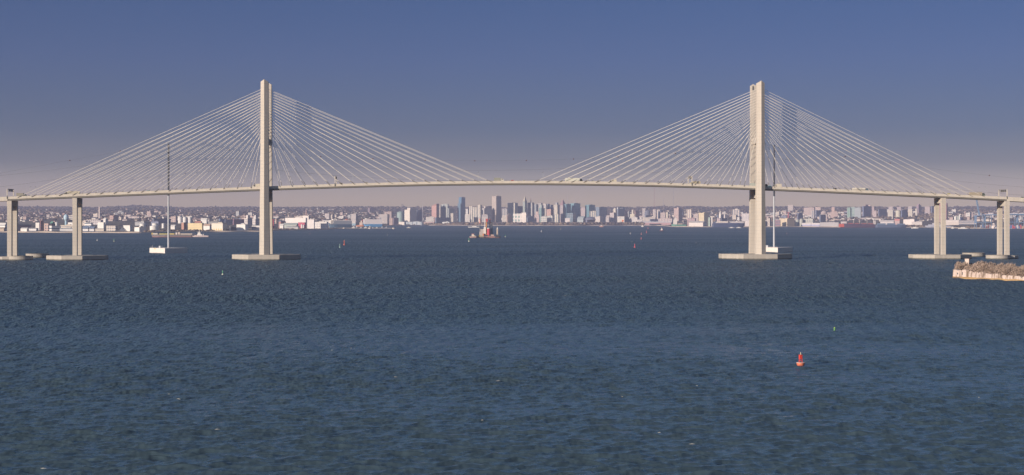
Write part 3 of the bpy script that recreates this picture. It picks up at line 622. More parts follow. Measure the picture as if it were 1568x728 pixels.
blk("dark quay building with a white roof in front of the white box hall", 351, 367.5, 348.0, 353, (.07, .08, .10), D=5250, name="quay_shed", cat="shed", rcol=(.55, .5, .45))
blk("brick shed right of the yellow-banded factory", 341, 351, 350.5, 349, (.40, .28, .22), r=0, name="shed", cat="shed", roof="gable")
blk("jumbled white plant left of the left tower", 373, 385, 334.6, 379, (.60, .52, .48), D=6200, win=W1, name="plant_building", part=setback(.5, .3, (.55, .48, .45)))
blk("white plant stack house touching the left tower", 385.5, 397, 336, 391, (.62, .54, .5), D=6100, win=W1, name="plant_building", part=setback(.4, .4, (.5, .45, .45)))
blk("white shed with a dark green roof touching the left tower", 385, 399, 345.4, None, (.60, .54, .50), r=0, name="shed", cat="shed", rcol=(.10, .14, .13), win=W3)
# --- between the left tower and downtown
blk("red painted shed right beside the left tower", 414, 419.5, 336.2, 418.8, (.42, .07, .11), D=6300, name="shed", cat="shed")
blk("brick mill building right of the red shed", 419.5, 424, 336.5, 423, (.46, .33, .28), D=6300, name="mill", cat="mill", win=W1)
blk("brick hall with a blue roof light right of the left tower", 426, 437, 339.5, 430, (.36, .19, .17), D=6250, name="hall", cat="hall", rcol=(.15, .28, .42))
blk("huge white refinery warehouse right of the left tower", 434.5, 470, 334.2, 468, (.70, .62, .58), D=6350, name="warehouse", cat="warehouse", rcol=(.66, .6, .57))
blk("white upper house on the huge warehouse's right end, under the chimney", 463, 474, 330.8, 472.5, (.66, .58, .54), D=6500, name="boiler_house")
blk("white lower wing stepping down from the huge warehouse", 470, 481.5, 336.4, None, (.70, .62, .59), D=6300, name="warehouse", cat="warehouse")
chimney(469, 2.0, 321, "pinkish chimney above the huge white warehouse", D=6550, col=(.44, .30, .29))
blk("long greenish grey shed with a red end wall in front of the huge warehouse", 433, 456, 341.6, None, (.38, .40, .36), r=1, name="shed", cat="shed", rcol=(.30, .32, .30), roof="gable")
blk("red end wall hall right of the greenish shed", 456, 468, 341.2, 466.5, (.42, .08, .12), r=1, name="hall", cat="hall")
tank(460.6, 463.2, 343.4, "left one of two slim white silos before the red hall", r=0, name="silo", cat="silo", group="silos on the far shore"); tank(463.6, 466.2, 344.4, "right one of two slim white silos before the red hall", r=0, name="silo", cat="silo", group="silos on the far shore")
blk("white shed with a peaked roof on the shore right of the left tower", 428, 434, 343, None, WHITE, r=0, name="shed", cat="shed", roof="gable")
blk("grey low roofs on the shore before the greenish shed", 438, 458, 347.3, None, (.50, .46, .43), r=0, name="shed", cat="shed", win=W3)
blk("white terminal building with dark windows left of the dark car carrier", 476, 502, 340.4, None, (.68, .61, .57), D=6350, name="terminal", cat="terminal", win=dict(pu=8., pv=9., fu=.25, fv=.35))
blk("orange stack of crates on the quay left of the dark car carrier", 487.5, 503, 345.8, None, (.60, .34, .08), D=6480, name="container_stack", cat="containers", win=W1, glass=(.35, .2, .06))
blk("white low sheds behind the dark car carrier", 494, 512, 337.6, None, (.66, .60, .57), D=7000, name="shed", cat="shed", roof="gable")
blk("cream terraced flats on the slope above the dark car carrier", 497, 506, 327.5, 504, (.48, .40, .37), D=9500, win=W1, name="apartment_block")
blk("cream flats on the slope above the orange ship", 537, 547.5, 328.0, 545, (.48, .40, .37), D=9300, win=W1, name="apartment_block")
blk("dark apartment slab on the ridge above the white and blue car carrier", 563, 573, 318.6, 566, (.30, .21, .22), D=13000, win=W1, name="apartment_block")
blk("brown brick warehouse left of the green gas tank", 588.5, 602, 324.6, 599.5, (.36, .25, .22), D=10800, name="warehouse", cat="warehouse", win=W1)
blk("tan low warehouse below the brown brick warehouse", 580, 596, 328.6, 593, (.44, .36, .32), D=10500, name="warehouse", cat="warehouse", win=W1)
tank(607.4, 618.6, 323.5, "large green-grey gas tank beside the white factory block", D=10700, col=(.28, .36, .34), group=None, name="gas_tank")
blk("big white factory block with a grey shaded side", 618.7, 637.5, 321.6, 627.5, (.66, .57, .50), D=10600, name="factory", cat="factory", part=setback(.55, .12, (.6, .52, .46)))
blk("dark grey silo block with a funnel, right of the white factory block", 637, 646.5, 322.2, 639, (.22, .24, .30), D=10700, name="silo_block", cat="silo")
chimney(647.2, 1.2, 313.4, "thin grey chimney right of the white factory block", D=10900, col=(.40, .36, .36))
chimney(615.2, .9, 312.6, "thin dark twin chimney behind the green gas tank, left one", D=11400, col=(.16, .14, .17)); chimney(617, .9, 312.8, "thin dark twin chimney behind the green gas tank, right one", D=11400, col=(.16, .14, .17))
blk("pinkish brick block below the green gas tank", 596, 601.5, 334.3, None, (.48, .32, .26), D=9900, win=W1, name="brick_building")
blk("dark brick row right of the pinkish brick block", 601.5, 610, 334, 603, (.22, .15, .18), D=9950, win=W1, name="brick_building")
blk("long white pier shed, first on the shore left of downtown", 608, 621, 340.2, 620.5, (.68, .60, .54), r=0, name="pier_shed", cat="shed")
blk("long grey pier shed, second on the shore left of downtown", 621.5, 648, 340, None, (.40, .42, .44), r=0, name="pier_shed", cat="shed", win=dict(pu=30., pv=400., fu=.15, fv=1.1))
blk("long cream pier shed with a maroon band, third on the shore left of downtown", 648.5, 666, 340.2, None, (.60, .52, .47), r=0, name="pier_shed", cat="shed", win=dict(pu=400., pv=14., fu=1.1, fv=.3), glass=(.28, .14, .15))
blk("grey shed with a dark door, fourth on the shore left of downtown", 677, 689.5, 340.2, 688, (.52, .50, .48), r=0, name="pier_shed", cat="shed", win=dict(pu=60., pv=30., fu=.16, fv=.6))
blk("pale low mansion row above the pier sheds", 652, 665, 332.5, None, (.58, .50, .44), D=10500, win=W1)
blk("blue glass hall below the pink brick tower", 666, 690, 333.5, 668, (.18, .23, .28), D=10450, win=WG, name="hall", cat="hall")
blk("small salmon shed on the shore below the cream striped block", 708, 716, 341, None, (.55, .32, .22), r=0, name="shed", cat="shed")
blk("small tan shed right of the salmon shed", 716.5, 722, 341.2, None, (.42, .34, .30), r=0, name="shed", cat="shed")
# --- downtown
blk("pink brick high-rise with a slanted top, leftmost tower of downtown", 660.7, 672, 312.3, 668.2, (.46, .25, .22), D=10900, roof="slant", win=dict(pu=10., pv=8., fu=.4, fv=.4), glass=(.30, .17, .16), name="high_rise", cat="tower")
blk("narrow grey high-rise tucked right of the pink brick one", 672.6, 676, 315.5, 674.3, BEIGE, D=11200, win=W1, name="high_rise", cat="tower")
blk("greenish grey slab high-rise right of the pink brick one", 675.8, 687, 313, 685.6, (.42, .42, .37), D=10950, win=dict(pu=10., pv=300., fu=.4, fv=1.1), name="high_rise", cat="tower")
blk("lower grey-green wing of the slab high-rise", 686, 695, 319.4, 687.6, (.34, .35, .33), D=10850, win=W1, name="high_rise", cat="tower")
blk("cream low block right of the grey-green wing", 690, 694.5, 327, None, CREAM, D=10700, win=W1)
blk("lower blue glass stage of the twin-step tower", 700.5, 711.8, 312.2, 705.2, (.20, .26, .31), D=11000, win=WG, glass=(.10, .17, .24), name="glass_tower", cat="tower")
blk("tall blue glass tower with two shades, standing left of the tallest tower", 702.2, 712.3, 302.6, 706.6, (.16, .25, .33), D=11080, win=WG, glass=(.08, .17, .27), name="glass_tower", cat="tower")
blk("white low block right of the blue glass tower", 712, 720, 328.6, None, (.66, .58, .52), D=10700, win=W1)
blk("tall white stub block behind the low white block", 713, 718.5, 320.5, 716.5, (.6, .54, .5), D=11400, win=W1)
blk("cream striped apartment block, left wing", 718.6, 724.6, 316.2, 723.6, (.66, .56, .44), D=10800, win=W2, name="apartment_block")
blk("cream striped apartment block, middle wing", 724, 731, 317.6, None, (.66, .57, .45), D=10760, win=W2, name="apartment_block")
blk("cream striped apartment block, tallest right wing with a dark side", 730.8, 738, 314.3, 735.4, (.66, .56, .44), D=10740, win=W2, name="apartment_block")
blk("blue-grey office block with a beige corner left of the tallest tower", 737, 752.6, 319.4, 741.5, (.50, .44, .40), D=10850, win=W1, name="office_block", part=setback(.5, .12, (.45, .38, .34)))
blk("dark blue office behind, topped by a beige crown", 745, 753, 316.0, 747, (.34, .30, .30), D=11300, win=W1, name="office_block")
blk("cream bar building before the blue-grey office", 737.5, 747.5, 329.3, None, (.60, .50, .44), D=10600, win=W3)
blk("tallest tower of downtown, beige on its left and dark grey on its right face", 753.2, 767.6, 300.8, 759.8, (.50, .41, .35), D=10900, win=dict(pu=8., pv=300., fu=.35, fv=1.1), glass=(.26, .21, .20), name="skyscraper", cat="tower")
blk("plain grey high-rise right of the tallest tower", 768.6, 778, 320, 776.5, (.40, .35, .33), D=10800, win=W2, name="high_rise", cat="tower")
blk("cream podium below the plain grey high-rise", 768.6, 778, 330.5, None, (.60, .50, .42), D=10650, win=W1)
blk("brown stepped pyramid block on the waterfront", 775.5, 784.5, 326.6, 776.8, (.46, .33, .27), D=10500, roof="pyramid", name="stepped_block")
blk("cream gridded office tower right of the tallest tower", 777.3, 793, 311.2, 788.2, (.54, .48, .40), D=11000, win=dict(pu=9., pv=9., fu=.45, fv=.45), name="office_tower", cat="tower")
blk("dark blue office slab between the gridded tower and the pointed tower", 791.5, 801.5, 316.2, 792.6, (.15, .19, .26), D=11100, win=WG, name="office_block")
blk("white aquarium-like block with green glass on the waterfront", 785.5, 800, 327.4, 799, (.62, .54, .50), D=10420, win=dict(pu=22., pv=24., fu=.55, fv=.6), glass=(.22, .32, .29))
blk("big white blank block on the waterfront below the pointed tower", 798.5, 807, 326.2, 805.6, (.70, .61, .55), D=10400)
blk("slender pointed tower with a green glass front and dark right side", 800.6, 806.9, 301.2, 803.7, (.36, .38, .34), D=10950, roof="point", rcol=(.42, .36, .28), win=W1, name="pointed_tower", cat="tower")
blk("beige office tower carrying a red mast", 807.6, 818.2, 310.8, 815.2, (.44, .38, .33), D=10980, win=W2, name="office_tower", cat="tower", part=mast(34, (.28, .08, .10), 2.6))
blk("dark blue tent-shaped hall below the mast-topped tower", 806.5, 818.6, 330.2, 808, (.12, .15, .21), D=10380, roof="pyramid", name="tent_hall", cat="hall")
blk("grey-blue office tower right of the mast-topped tower", 818.4, 824.5, 313.2, 821, (.34, .34, .34), D=11100, win=W1, name="office_tower", cat="tower")
blk("beige tower with a dark flat crown", 823, 831, 311.4, 828.6, (.42, .37, .34), D=11350, win=W1, name="office_tower", cat="tower", rcol=(.10, .11, .15))
blk("cream square tower behind the green stepped block", 829.5, 837.5, 312.4, 836, (.54, .46, .40), D=11450, win=W1, name="office_tower", cat="tower")
blk("green glass stepped block", 825.4, 834.2, 319.2, 829, (.28, .34, .32), D=10900, win=WG, glass=(.16, .26, .26), name="office_block", part=setback(.6, .2, (.32, .36, .34)))
blk("left one of two small dark blue towers behind the salmon block", 838, 842, 312.6, 839, (.20, .21, .27), D=11500, win=W1, name="office_tower", cat="tower"); blk("right one of two small dark blue towers behind the salmon block", 842.6, 847, 314.2, 843.2, (.16, .19, .26), D=11450, win=W1, name="office_tower", cat="tower")
blk("salmon brick block with a bright cornice", 837, 847.6, 321.2, 843.4, (.50, .30, .24), D=10700, win=W1, name="brick_building", rcol=(.62, .36, .26))
blk("stepped pink stone block on the waterfront", 818.6, 826.2, 329.2, 825.2, (.50, .36, .33), D=10420, win=W1, part=setback(.5, .3, (.5, .36, .33)))
blk("white lattice-fronted low block below the salmon block", 828, 838, 331.6, None, (.58, .52, .46), D=10400, win=dict(pu=13., pv=13., fu=.5, fv=.5), glass=(.20, .26, .30))
blk("white lattice-fronted wing, right half with a dark end", 838, 849, 331, 845.8, (.58, .52, .46), D=10430, win=dict(pu=13., pv=13., fu=.5, fv=.5), glass=(.20, .26, .30))
blk("cream stepped tower left of the pyramid-roofed one", 848.4, 857.5, 314.2, 853.4, (.58, .49, .40), D=10600, win=W1, name="stepped_tower", cat="tower", part=setback(.5, .12, (.3, .29, .3)))
blk("cream base block of the stepped tower on the waterfront", 848.6, 857, 328.8, 855.2, (.66, .57, .44), D=10400, win=W2)
blk("pinkish tower with a brown pyramid roof", 857, 867.2, 305.2, 861.9, (.52, .41, .38), D=10800, roof="pyramid", rcol=(.27, .17, .18), win=W2, name="pyramid_tower", cat="tower")
blk("blue-green glass tower below the pyramid roof", 863.5, 874.4, 313, 867.2, (.22, .31, .33), D=10650, win=WG, glass=(.12, .22, .27), name="glass_tower", cat="tower")
blk("big green glass tower with a flat top", 872.5, 889, 311.8, 878.8, (.25, .36, .38), D=10700, win=WG, glass=(.15, .27, .32), name="glass_tower", cat="tower")
blk("pinkish far block between the glass towers", 889.5, 897, 318.2, 896, (.46, .34, .32), D=11600, win=W1)
blk("dark blue glass block with a teal corner", 896.2, 911.6, 314.2, 902, (.20, .31, .33), D=10750, win=WG, glass=(.12, .22, .27), name="glass_block", cat="tower")
blk("cream striped low block before the dark blue glass block", 903.2, 913.2, 324, None, (.62, .54, .44), D=10450, win=W2, name="apartment_block")
blk("wide slate blue glass block, rightmost of the glass group", 912.6, 930, 317.6, 917.6, (.26, .30, .34), D=10650, win=WG, glass=(.17, .21, .27), name="glass_block", cat="tower")
blk("small teal glass block below the big green tower", 868, 882, 327, 877, (.20, .29, .32), D=10400, win=WG, name="glass_block")
blk("white gabled pavilion below the teal block", 865.2, 873, 334.2, None, (.66, .58, .55), D=10320, roof="gable", name="pavilion", cat="pavilion")
blk("grey round stadium-like hall below the glass blocks", 884, 899.5, 331.5, 893, (.34, .37, .38), D=10380, roof="arch", name="arena", cat="arena")
blk("dark blue domed hall below the glass blocks", 897, 913.5, 332, 899, (.16, .16, .22), D=10350, roof="dome", name="domed_hall", cat="hall")
blk("white low block right of the dark domed hall", 911.5, 925, 332.2, 918.6, (.62, .53, .47), D=10330, win=W1)
blk("pale row houses left of the round cream tower", 926, 934, 330, 932.5, (.50, .42, .40), D=10500, win=W1, roof="gable")
tank(939.4, 944.6, 318.2, "round cream tower right of the glass group", D=10700, col=(.60, .52, .44), name="round_tower", cat="tower", group=None)
blk("cream and red low block below the round cream tower", 934, 944, 326.2, 940, (.52, .42, .40), D=10550, win=W1)
blk("slate grey tower with a white crown band", 945, 957.4, 317.4, 946.6, (.22, .25, .32), D=10750, win=W1, name="office_tower", cat="tower", part=lambda o, a, b, hw, rh, D: MB().box((0, -b / 2 - .4, hw - 8), (a * .55, .8, 10)).box((a / 2 + .4, 0, hw - 8), (.8, b * .5, 10)).build("crown_band", P((.75, .7, .66)), o))
blk("white low block below the white-crowned tower", 945.5, 957, 332, 956, (.60, .53, .48), D=10320, win=W1)
Dq = 10300; oq = thing("advert_ball", "small orange disc sign below the white-crowned tower", "sign", (wx(953.6, Dq), Dq, 30)); MB().cyl((0, 0, 0), (0, 2.5, 0), 7.5, n=20).build("disc", P((.75, .22, .07)), oq); MB().cyl((0, 1.5, -30), (0, 1.5, -6), 1.2, n=8).build("post", GALV, oq)
blk("slim pinkish tower right of the white-crowned one", 957.4, 961, 323.2, 959.8, (.46, .30, .28), D=10800, win=W1, name="office_tower", cat="tower")
blk("grey slim tower behind the slim pinkish one", 961.8, 965, 324, 963, (.36, .34, .34), D=11000, win=W1, name="office_tower", cat="tower")
blk("cream church-like tower on a cream base", 967.4, 970.5, 321.6, 969.6, (.62, .52, .42), D=10750, name="church_tower", cat="tower", win=W1)
blk("cream base block of the church-like tower", 965, 972.5, 328.2, 971.5, (.64, .54, .40), D=10700, win=W1)
blk("dark blue square block right of the church-like tower", 971.2, 979, 323.2, 973, (.36, .22, .20), D=10750, win=W1, name="office_block")
blk("white low stepped row on the waterfront right of downtown", 963, 978, 333, 976, (.62, .54, .50), D=10350, win=W1)
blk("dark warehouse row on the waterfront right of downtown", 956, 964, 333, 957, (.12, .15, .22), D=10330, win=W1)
aerial(1002, 277, "tall reddish broadcasting mast with a wide antenna platform, crossing the deck line", arms=True, D=14600, w=2.2); aerial(1031.2, 263, "tall thin grey radio mast right of the reddish one", D=14700, col=(.20, .19, .22), w=1.6); aerial(1016, 304, "short radio mast between the two tall ones", D=14700, col=(.28, .26, .28), w=1.3); aerial(881.3, 302.5, "faint radio mast above the big green glass tower", D=14600, col=(.36, .32, .34), w=1.0); aerial(869, 297, "faint radio mast right of the pyramid-roofed tower", D=14800, col=(.42, .38, .40), w=.8)
# --- right of downtown up to the right tower
blk("dark dome-shaped hill building left of the twin pinkish towers", 987.5, 996, 321.5, 989, (.18, .19, .24), D=11600, roof="dome", win=W1)
blk("cream slab on the hill above the dark dome", 984, 993, 319.5, 988, (.46, .39, .36), D=12300, win=W1, name="apartment_block")
blk("left one of the twin pinkish towers below the reddish mast", 1000, 1005.6, 321.2, 1004.4, (.58, .46, .40), D=10800, win=W2, name="apartment_tower", cat="tower"); blk("right one of the twin pinkish towers below the reddish mast", 1006, 1011.8, 321.4, 1010.2, (.58, .46, .40), D=10850, win=W2, name="apartment_tower", cat="tower")
blk("dark block behind the twin pinkish towers", 1011.5, 1015.5, 322, 1012, (.20, .21, .28), D=11100, win=W1)
blk("square pink-brown block right of the twin towers", 1011.6, 1020, 325.8, 1018.6, (.44, .33, .30), D=10650, win=W1, name="office_block")
blk("slim beige block right of the pink-brown block", 1020, 1024, 325.2, 1022.6, (.56, .46, .36), D=10750, win=W1)
blk("pink tower with a dark blue right half", 1032.6, 1045.5, 319.4, 1039, (.52, .36, .32), D=10900, win=W1, name="apartment_tower", cat="tower", part=setback(.3, .08, (.5, .38, .34)))
blk("cream twin-stripe tower right of the pink and blue one", 1051.8, 1061.4, 321.4, 1058.6, (.60, .49, .40), D=10700, win=dict(pu=14., pv=400., fu=.4, fv=1.1), glass=(.26, .22, .24), name="apartment_tower", cat="tower")
blk("cream terrace with green roof panels on the waterfront below the twin towers", 984, 1005, 333.4, None, (.56, .47, .40), D=10300, win=W1)
blk("white terrace with dark windows right of the cream terrace", 995, 1012, 336, 994.8 + 1, (.22, .25, .34), D=10250, win=W1)
blk("pink long terrace behind the white-roofed pier shed", 1008, 1031, 335.2, None, (.54, .42, .38), D=10200, win=dict(pu=10., pv=400., fu=.3, fv=1.1))
blk("white terrace house row left of the cream terrace", 976, 985, 336.5, 983.5, (.62, .54, .5), D=10250, win=W1, roof="gable")
blk("very long low pier shed with a bright white roof", 976, 1031.5, 339.6, None, (.42, .26, .26), D=10160, name="pier_shed", cat="shed", rcol=(.80, .72, .68), roof="gable", depth=60)
blk("dark moored barge row under the white-roofed pier shed", 994, 1014, 343.2, 995, (.13, .11, .17), D=9900, name="quay_shed", cat="shed", rcol=(.3, .25, .3))
blk("brick sugar works left of the white gabled hall", 1053, 1066.5, 334.6, 1064.5, (.38, .24, .24), D=8700, win=W1, name="brick_works", cat="factory")
blk("pale brick works wing left of the tall cream tower", 1062, 1071, 328.6, 1069, (.50, .38, .34), D=9900, win=W1)
blk("cream tower with a yellow edge and dark blue right half", 1070.8, 1087, 326.4, 1078, (.64, .51, .34), D=9300, win=dict(pu=9., pv=300., fu=.3, fv=1.1), glass=(.42, .34, .26), name="apartment_tower", cat="tower")
blk("white gabled dock hall with a dark door", 1056, 1083.5, 338.8, 1076.5, (.68, .59, .54), r=0, roof="gable", name="dock_hall", cat="hall")
blk("green and grey crane house at the dock hall's right end", 1084.5, 1088.6, 333.6, 1087, (.34, .40, .32), D=8350, name="crane_house", cat="crane", win=W1)
blk("slim white silo tower at the dock hall's right end", 1089, 1092.4, 333, 1091, (.60, .52, .48), D=8450, name="silo_tower", cat="silo", win=W2)
blk("white church-like block under a pointed spire", 1101, 1105.2, 329, 1103.6, (.66, .58, .52), D=9800, name="church", cat="church", part=lambda o, a, b, hw, rh, D: MB().loft([[(-a / 2, -b / 2, hw), (a / 2, -b / 2, hw), (a / 2, b / 2, hw), (-a / 2, b / 2, hw)], [(-.4, -.4, hw + 27), (.4, -.4, hw + 27), (.4, .4, hw + 27), (-.4, .4, hw + 27)]]).build("spire", P((.66, .58, .53)), o))
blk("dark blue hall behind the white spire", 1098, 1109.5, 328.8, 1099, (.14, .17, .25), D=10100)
blk("white triangular roof hall right of the spire", 1108.5, 1115, 328.4, 1110, (.58, .50, .47), D=9900, roof="slant")
blk("cream castle-like apartment block left of the right tower", 1121.8, 1134.6, 321.6, 1133, (.56, .46, .40), D=10800, win=W2, name="apartment_block", part=setback(.35, .1, (.6, .52, .46)))
blk("white flat hospital-like block touching the right tower", 1136.5, 1147.6, 327.2, 1146.5, (.60, .52, .50), D=10200, win=W1)
blk("white-roofed long shed behind the navy blue ship, left one", 1095, 1116, 339, None, (.56, .48, .44), r=1, name="pier_shed", cat="shed", roof="gable", rcol=(.62, .52, .44)); blk("white-roofed long shed behind the navy blue ship, right one", 1117.5, 1140, 339.4, None, (.52, .44, .42), r=1, name="pier_shed", cat="shed", roof="gable", rcol=(.56, .48, .44))
blk("white and pink shed touching the right tower", 1140.6, 1150, 339.4, None, (.64, .55, .53), r=1, name="pier_shed", cat="shed", rcol=(.8, .7, .68))
blk("pink brick row left of the navy blue ship's stern", 1098, 1104, 334.2, 1103, (.46, .34, .34), D=8900, win=W1)
blk("dark warehouse with grey roof behind the white sheds", 1104, 1114, 334.6, 1105, (.12, .14, .2), D=8900)
# --- right of the right tower
blk("beige mill tower right beside the right tower", 1174.5, 1181.5, 334.2, 1178.6, (.52, .42, .36), D=8300, win=W1, name="mill_tower", cat="tower")
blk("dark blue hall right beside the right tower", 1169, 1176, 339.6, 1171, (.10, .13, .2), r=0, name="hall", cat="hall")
blk("maroon brick terminal right of the right mast", 1186.8, 1195.5, 337, 1194.5, (.28, .14, .16), r=0, win=W3, name="terminal", cat="terminal", rcol=(.15, .3, .36))
blk("cream grain elevator with a dark blue right half", 1195.4, 1218.4, 335.2, 1205.3, (.62, .49, .34), r=0, win=dict(pu=10., pv=300., fu=.2, fv=1.1), glass=(.4, .33, .27), name="grain_elevator", cat="grain elevator")
blk("beige apartment block alone on the ridge right of the right tower", 1206.8, 1215, 314.2, 1214.4, (.48, .38, .33), D=13500, win=W1, name="apartment_block")
tank(1219, 1224.5, 335.8, "left one of the grey-green silos right of the grain elevator", D=8300, col=(.40, .40, .36), name="silo", cat="silo", group="silos on the far shore"); tank(1225, 1230.5, 334.8, "middle one of the grey-green silos right of the grain elevator", D=8350, col=(.42, .41, .37), name="silo", cat="silo", group="silos on the far shore")
blk("pale green-grey warehouse right of the silos", 1231, 1248, 335.4, 1245, (.46, .43, .38), D=8350, win=W1, name="warehouse", cat="warehouse")
blk("left one of two white tent-roofed halls on the right shore", 1229, 1242.6, 341.6, None, (.42, .40, .52), r=0, roof="arch", rcol=(.76, .66, .62), name="tent_hall", cat="hall", depth=30); blk("right one of two white tent-roofed halls on the right shore", 1243, 1256, 341.6, None, (.42, .40, .52), r=0, roof="arch", rcol=(.76, .66, .62), name="tent_hall", cat="hall", depth=30)
blk("long grey shed between the tent halls and the red ship", 1257, 1286, 341, None, (.46, .42, .42), r=1, name="pier_shed", cat="shed")
Dc = 8600; oc = thing("red_crane", "small red crane above the grain elevator", "crane", (wx(1207, Dc), Dc, 2)); Hc = wz(325.5, Dc) - 2
MB().loft([[(-7, -5, 0), (7, -5, 0), (7, 5, 0), (-7, 5, 0)], [(-2, -2, Hc), (2, -2, Hc), (2, 2, Hc), (-2, 2, Hc)]]).build("tower", P((.40, .12, .14)), oc); MB().box((3, 0, Hc + 1), (22, 2.4, 2.4)).build("jib", P((.40, .12, .14)), oc)
blk("dark blue arched market hall on the right hillside", 1221, 1231, 326, 1222, (.14, .16, .24), D=10300, roof="arch", name="market_hall", cat="hall")
blk("wide salmon apartment row on the right hillside", 1232, 1248, 318.4, 1246.5, (.48, .35, .31), D=12000, win=W1, name="apartment_block")
blk("square pink apartment block right of the salmon row", 1249, 1257.4, 317.6, 1256.5, (.50, .36, .31), D=12200, win=W1, name="apartment_block")
blk("slim pale tower on the right hillside between silos and domed hall", 1242.5, 1248, 323, 1247, (.48, .40, .38), D=10900, win=W2, name="apartment_tower", cat="tower")
blk("dark blue block left of the domed hall", 1249, 1257.6, 322.6, 1250, (.16, .18, .27), D=11000, win=W1)
blk("pinkish hall with a round dome on the right hillside", 1257.5, 1268, 322.4, 1266, (.50, .40, .37), D=10800, roof="dome", name="domed_hall", cat="hall", win=W1)
blk("grey hall with dark windows below the domed hall", 1255, 1266, 329.4, 1256.5, (.15, .16, .22), D=9900, win=W1, name="hall", cat="hall")
blk("stepped salmon brick tower on the right hillside", 1273.6, 1279, 317.6, 1278, (.50, .33, .28), D=11200, win=W1, name="brick_tower", cat="tower"); blk("salmon brick wing of the stepped brick tower", 1272.6, 1284, 324.6, 1282.6, (.48, .32, .27), D=11150, win=W1, name="brick_building")
blk("green glass office left of the grey-green glass pair", 1297.6, 1303, 318.2, 1302, (.30, .38, .32), D=11000, win=WG, glass=(.20, .30, .26), name="glass_block", cat="office")
blk("grey-green glass office, left half of the pair", 1303.2, 1309.4, 317.4, 1308.8, (.32, .38, .35), D=11000, win=WG, glass=(.22, .30, .29), name="glass_block", cat="office"); blk("grey glass office, right half of the pair", 1309.4, 1320, 318.4, 1318, (.38, .40, .40), D=10950, win=WG, glass=(.28, .31, .33), name="glass_block", cat="office")
blk("dark blue hospital block right of the glass pair", 1321, 1335.5, 316.2, 1322.5, (.15, .17, .26), D=11200, win=W1, name="hospital_block", part=setback(.4, .15, (.45, .32, .3)))
blk("pink brick slab behind the dark blue hospital block", 1330, 1334.6, 314.8, 1333, (.48, .34, .31), D=11700, win=W1); blk("pink brick slab right of the dark blue hospital block", 1336, 1342, 316.4, 1338.4, (.46, .33, .31), D=11500, win=W1)
blk("pinkish long block on the mound right of the hospital", 1337, 1344, 323.2, 1342, (.50, .37, .35), D=10900, win=W1); blk("dark slab on the mound right of the pinkish block", 1345, 1361, 321, 1346, (.17, .17, .25), D=11200, win=W3, name="office_block")
blk("cream villa with white columns on the wooded mound", 1360, 1370, 322.4, 1367, (.58, .50, .42), D=10800, win=W1, name="villa")
tank(1372.4, 1380.2, 321.6, "round cream drum building on the wooded mound", D=10700, col=(.52, .47, .38), name="round_building", cat="building", group=None)
blk("dark blue block right of the round drum building", 1380, 1392, 322, 1381, (.14, .16, .25), D=10850, win=W1); blk("cream block right of the round drum's dark neighbour", 1391.5, 1398.6, 321, 1397, (.62, .52, .42), D=10750, win=W1)
blk("red-grey tower cluster on the skyline above the mound", 1404, 1412, 314.8, 1406.5, (.36, .24, .27), D=12200, win=W1, name="brick_tower", cat="tower", part=setback(.5, .12, (.3, .2, .24)))
blk("slim cream slab right of the cream block on the mound", 1402, 1406, 320, 1404.5, (.54, .45, .38), D=11200, win=W1); blk("pinkish slab left of the third pier on the skyline", 1417, 1426, 317, 1424, (.46, .35, .33), D=12000, win=W1, name="apartment_block"); blk("dark blue slab touching the third pier", 1426, 1431.5, 316, 1427, (.16, .18, .27), D=12000, win=W1)
blk("pale skyline block above the villa", 1361, 1368.5, 317, 1367, (.48, .38, .36), D=12200, win=W1); blk("pinkish skyline block right of the pale one", 1374, 1381, 317.4, 1379.5, (.44, .33, .32), D=12300, win=W1); blk("cream skyline block above the drum's cream neighbour", 1391, 1398, 316.6, 1396.5, (.46, .38, .36), D=12300, win=W1)
blk("white warehouse below the wooded mound, left of three", 1349, 1370, 337.4, None, (.62, .54, .52), D=8900, roof="gable", name="warehouse", cat="warehouse"); blk("white warehouse below the wooded mound, middle of three with a red gable", 1370.5, 1378, 335.6, None, (.52, .36, .34), D=9000, roof="gable", name="warehouse", cat="warehouse", rcol=(.55, .2, .18))
blk("white long warehouse below the wooded mound, right of three", 1386, 1411, 336.4, 1400, (.70, .60, .56), D=8800, name="warehouse", cat="warehouse"); blk("pale low warehouse front of the right white warehouse", 1397, 1413, 340, None, (.60, .52, .49), D=8500, name="warehouse", cat="warehouse")
blk("tall dark red brick tower with rounded blue side behind the third pier", 1436.8, 1454.6, 311.8, 1449.4, (.36, .17, .19), D=9500, win=dict(pu=9., pv=300., fu=.4, fv=1.1), glass=(.22, .12, .15), name="brick_tower", cat="tower", rcol=(.2, .16, .22))
blk("wide pink brick block right of the red brick tower", 1478.4, 1491, 327, 1490, (.48, .34, .30), D=10600, win=W1, name="brick_building")
tank(1461.6, 1465.4, 331, "white silo left of the dark square right of the red tower", D=9400, name="silo", cat="silo", group="silos on the far shore"); tank(1468.6, 1470.6, 328, "slim white silo right of the wide one near the red tower", D=9500, name="silo", cat="silo", group="silos on the far shore")
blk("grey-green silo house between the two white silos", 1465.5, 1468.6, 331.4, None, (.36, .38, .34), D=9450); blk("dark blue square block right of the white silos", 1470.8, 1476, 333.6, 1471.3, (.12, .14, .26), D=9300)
blk("very long pale shed with a round left end right of the third pier", 1449, 1470, 337, None, (.62, .53, .48), D=8500, roof="arch", rcol=(.64, .55, .5), name="warehouse", cat="warehouse"); blk("very long pale shed continuing towards the raised crane", 1470, 1497, 338, None, (.50, .43, .41), D=8400, name="warehouse", cat="warehouse", win=W3)
blk("white flat block on the far right skyline left of the rightmost pier", 1513.6, 1522, 326.2, None, (.62, .54, .53), D=10500, win=W1); blk("white flat block on the far right, first past the rightmost pier", 1550.5, 1559, 326.4, None, (.60, .53, .53), D=10500, win=W1); blk("white flat block at the photo's right edge", 1563, 1571, 326.6, None, (.60, .53, .53), D=10500, win=W1)
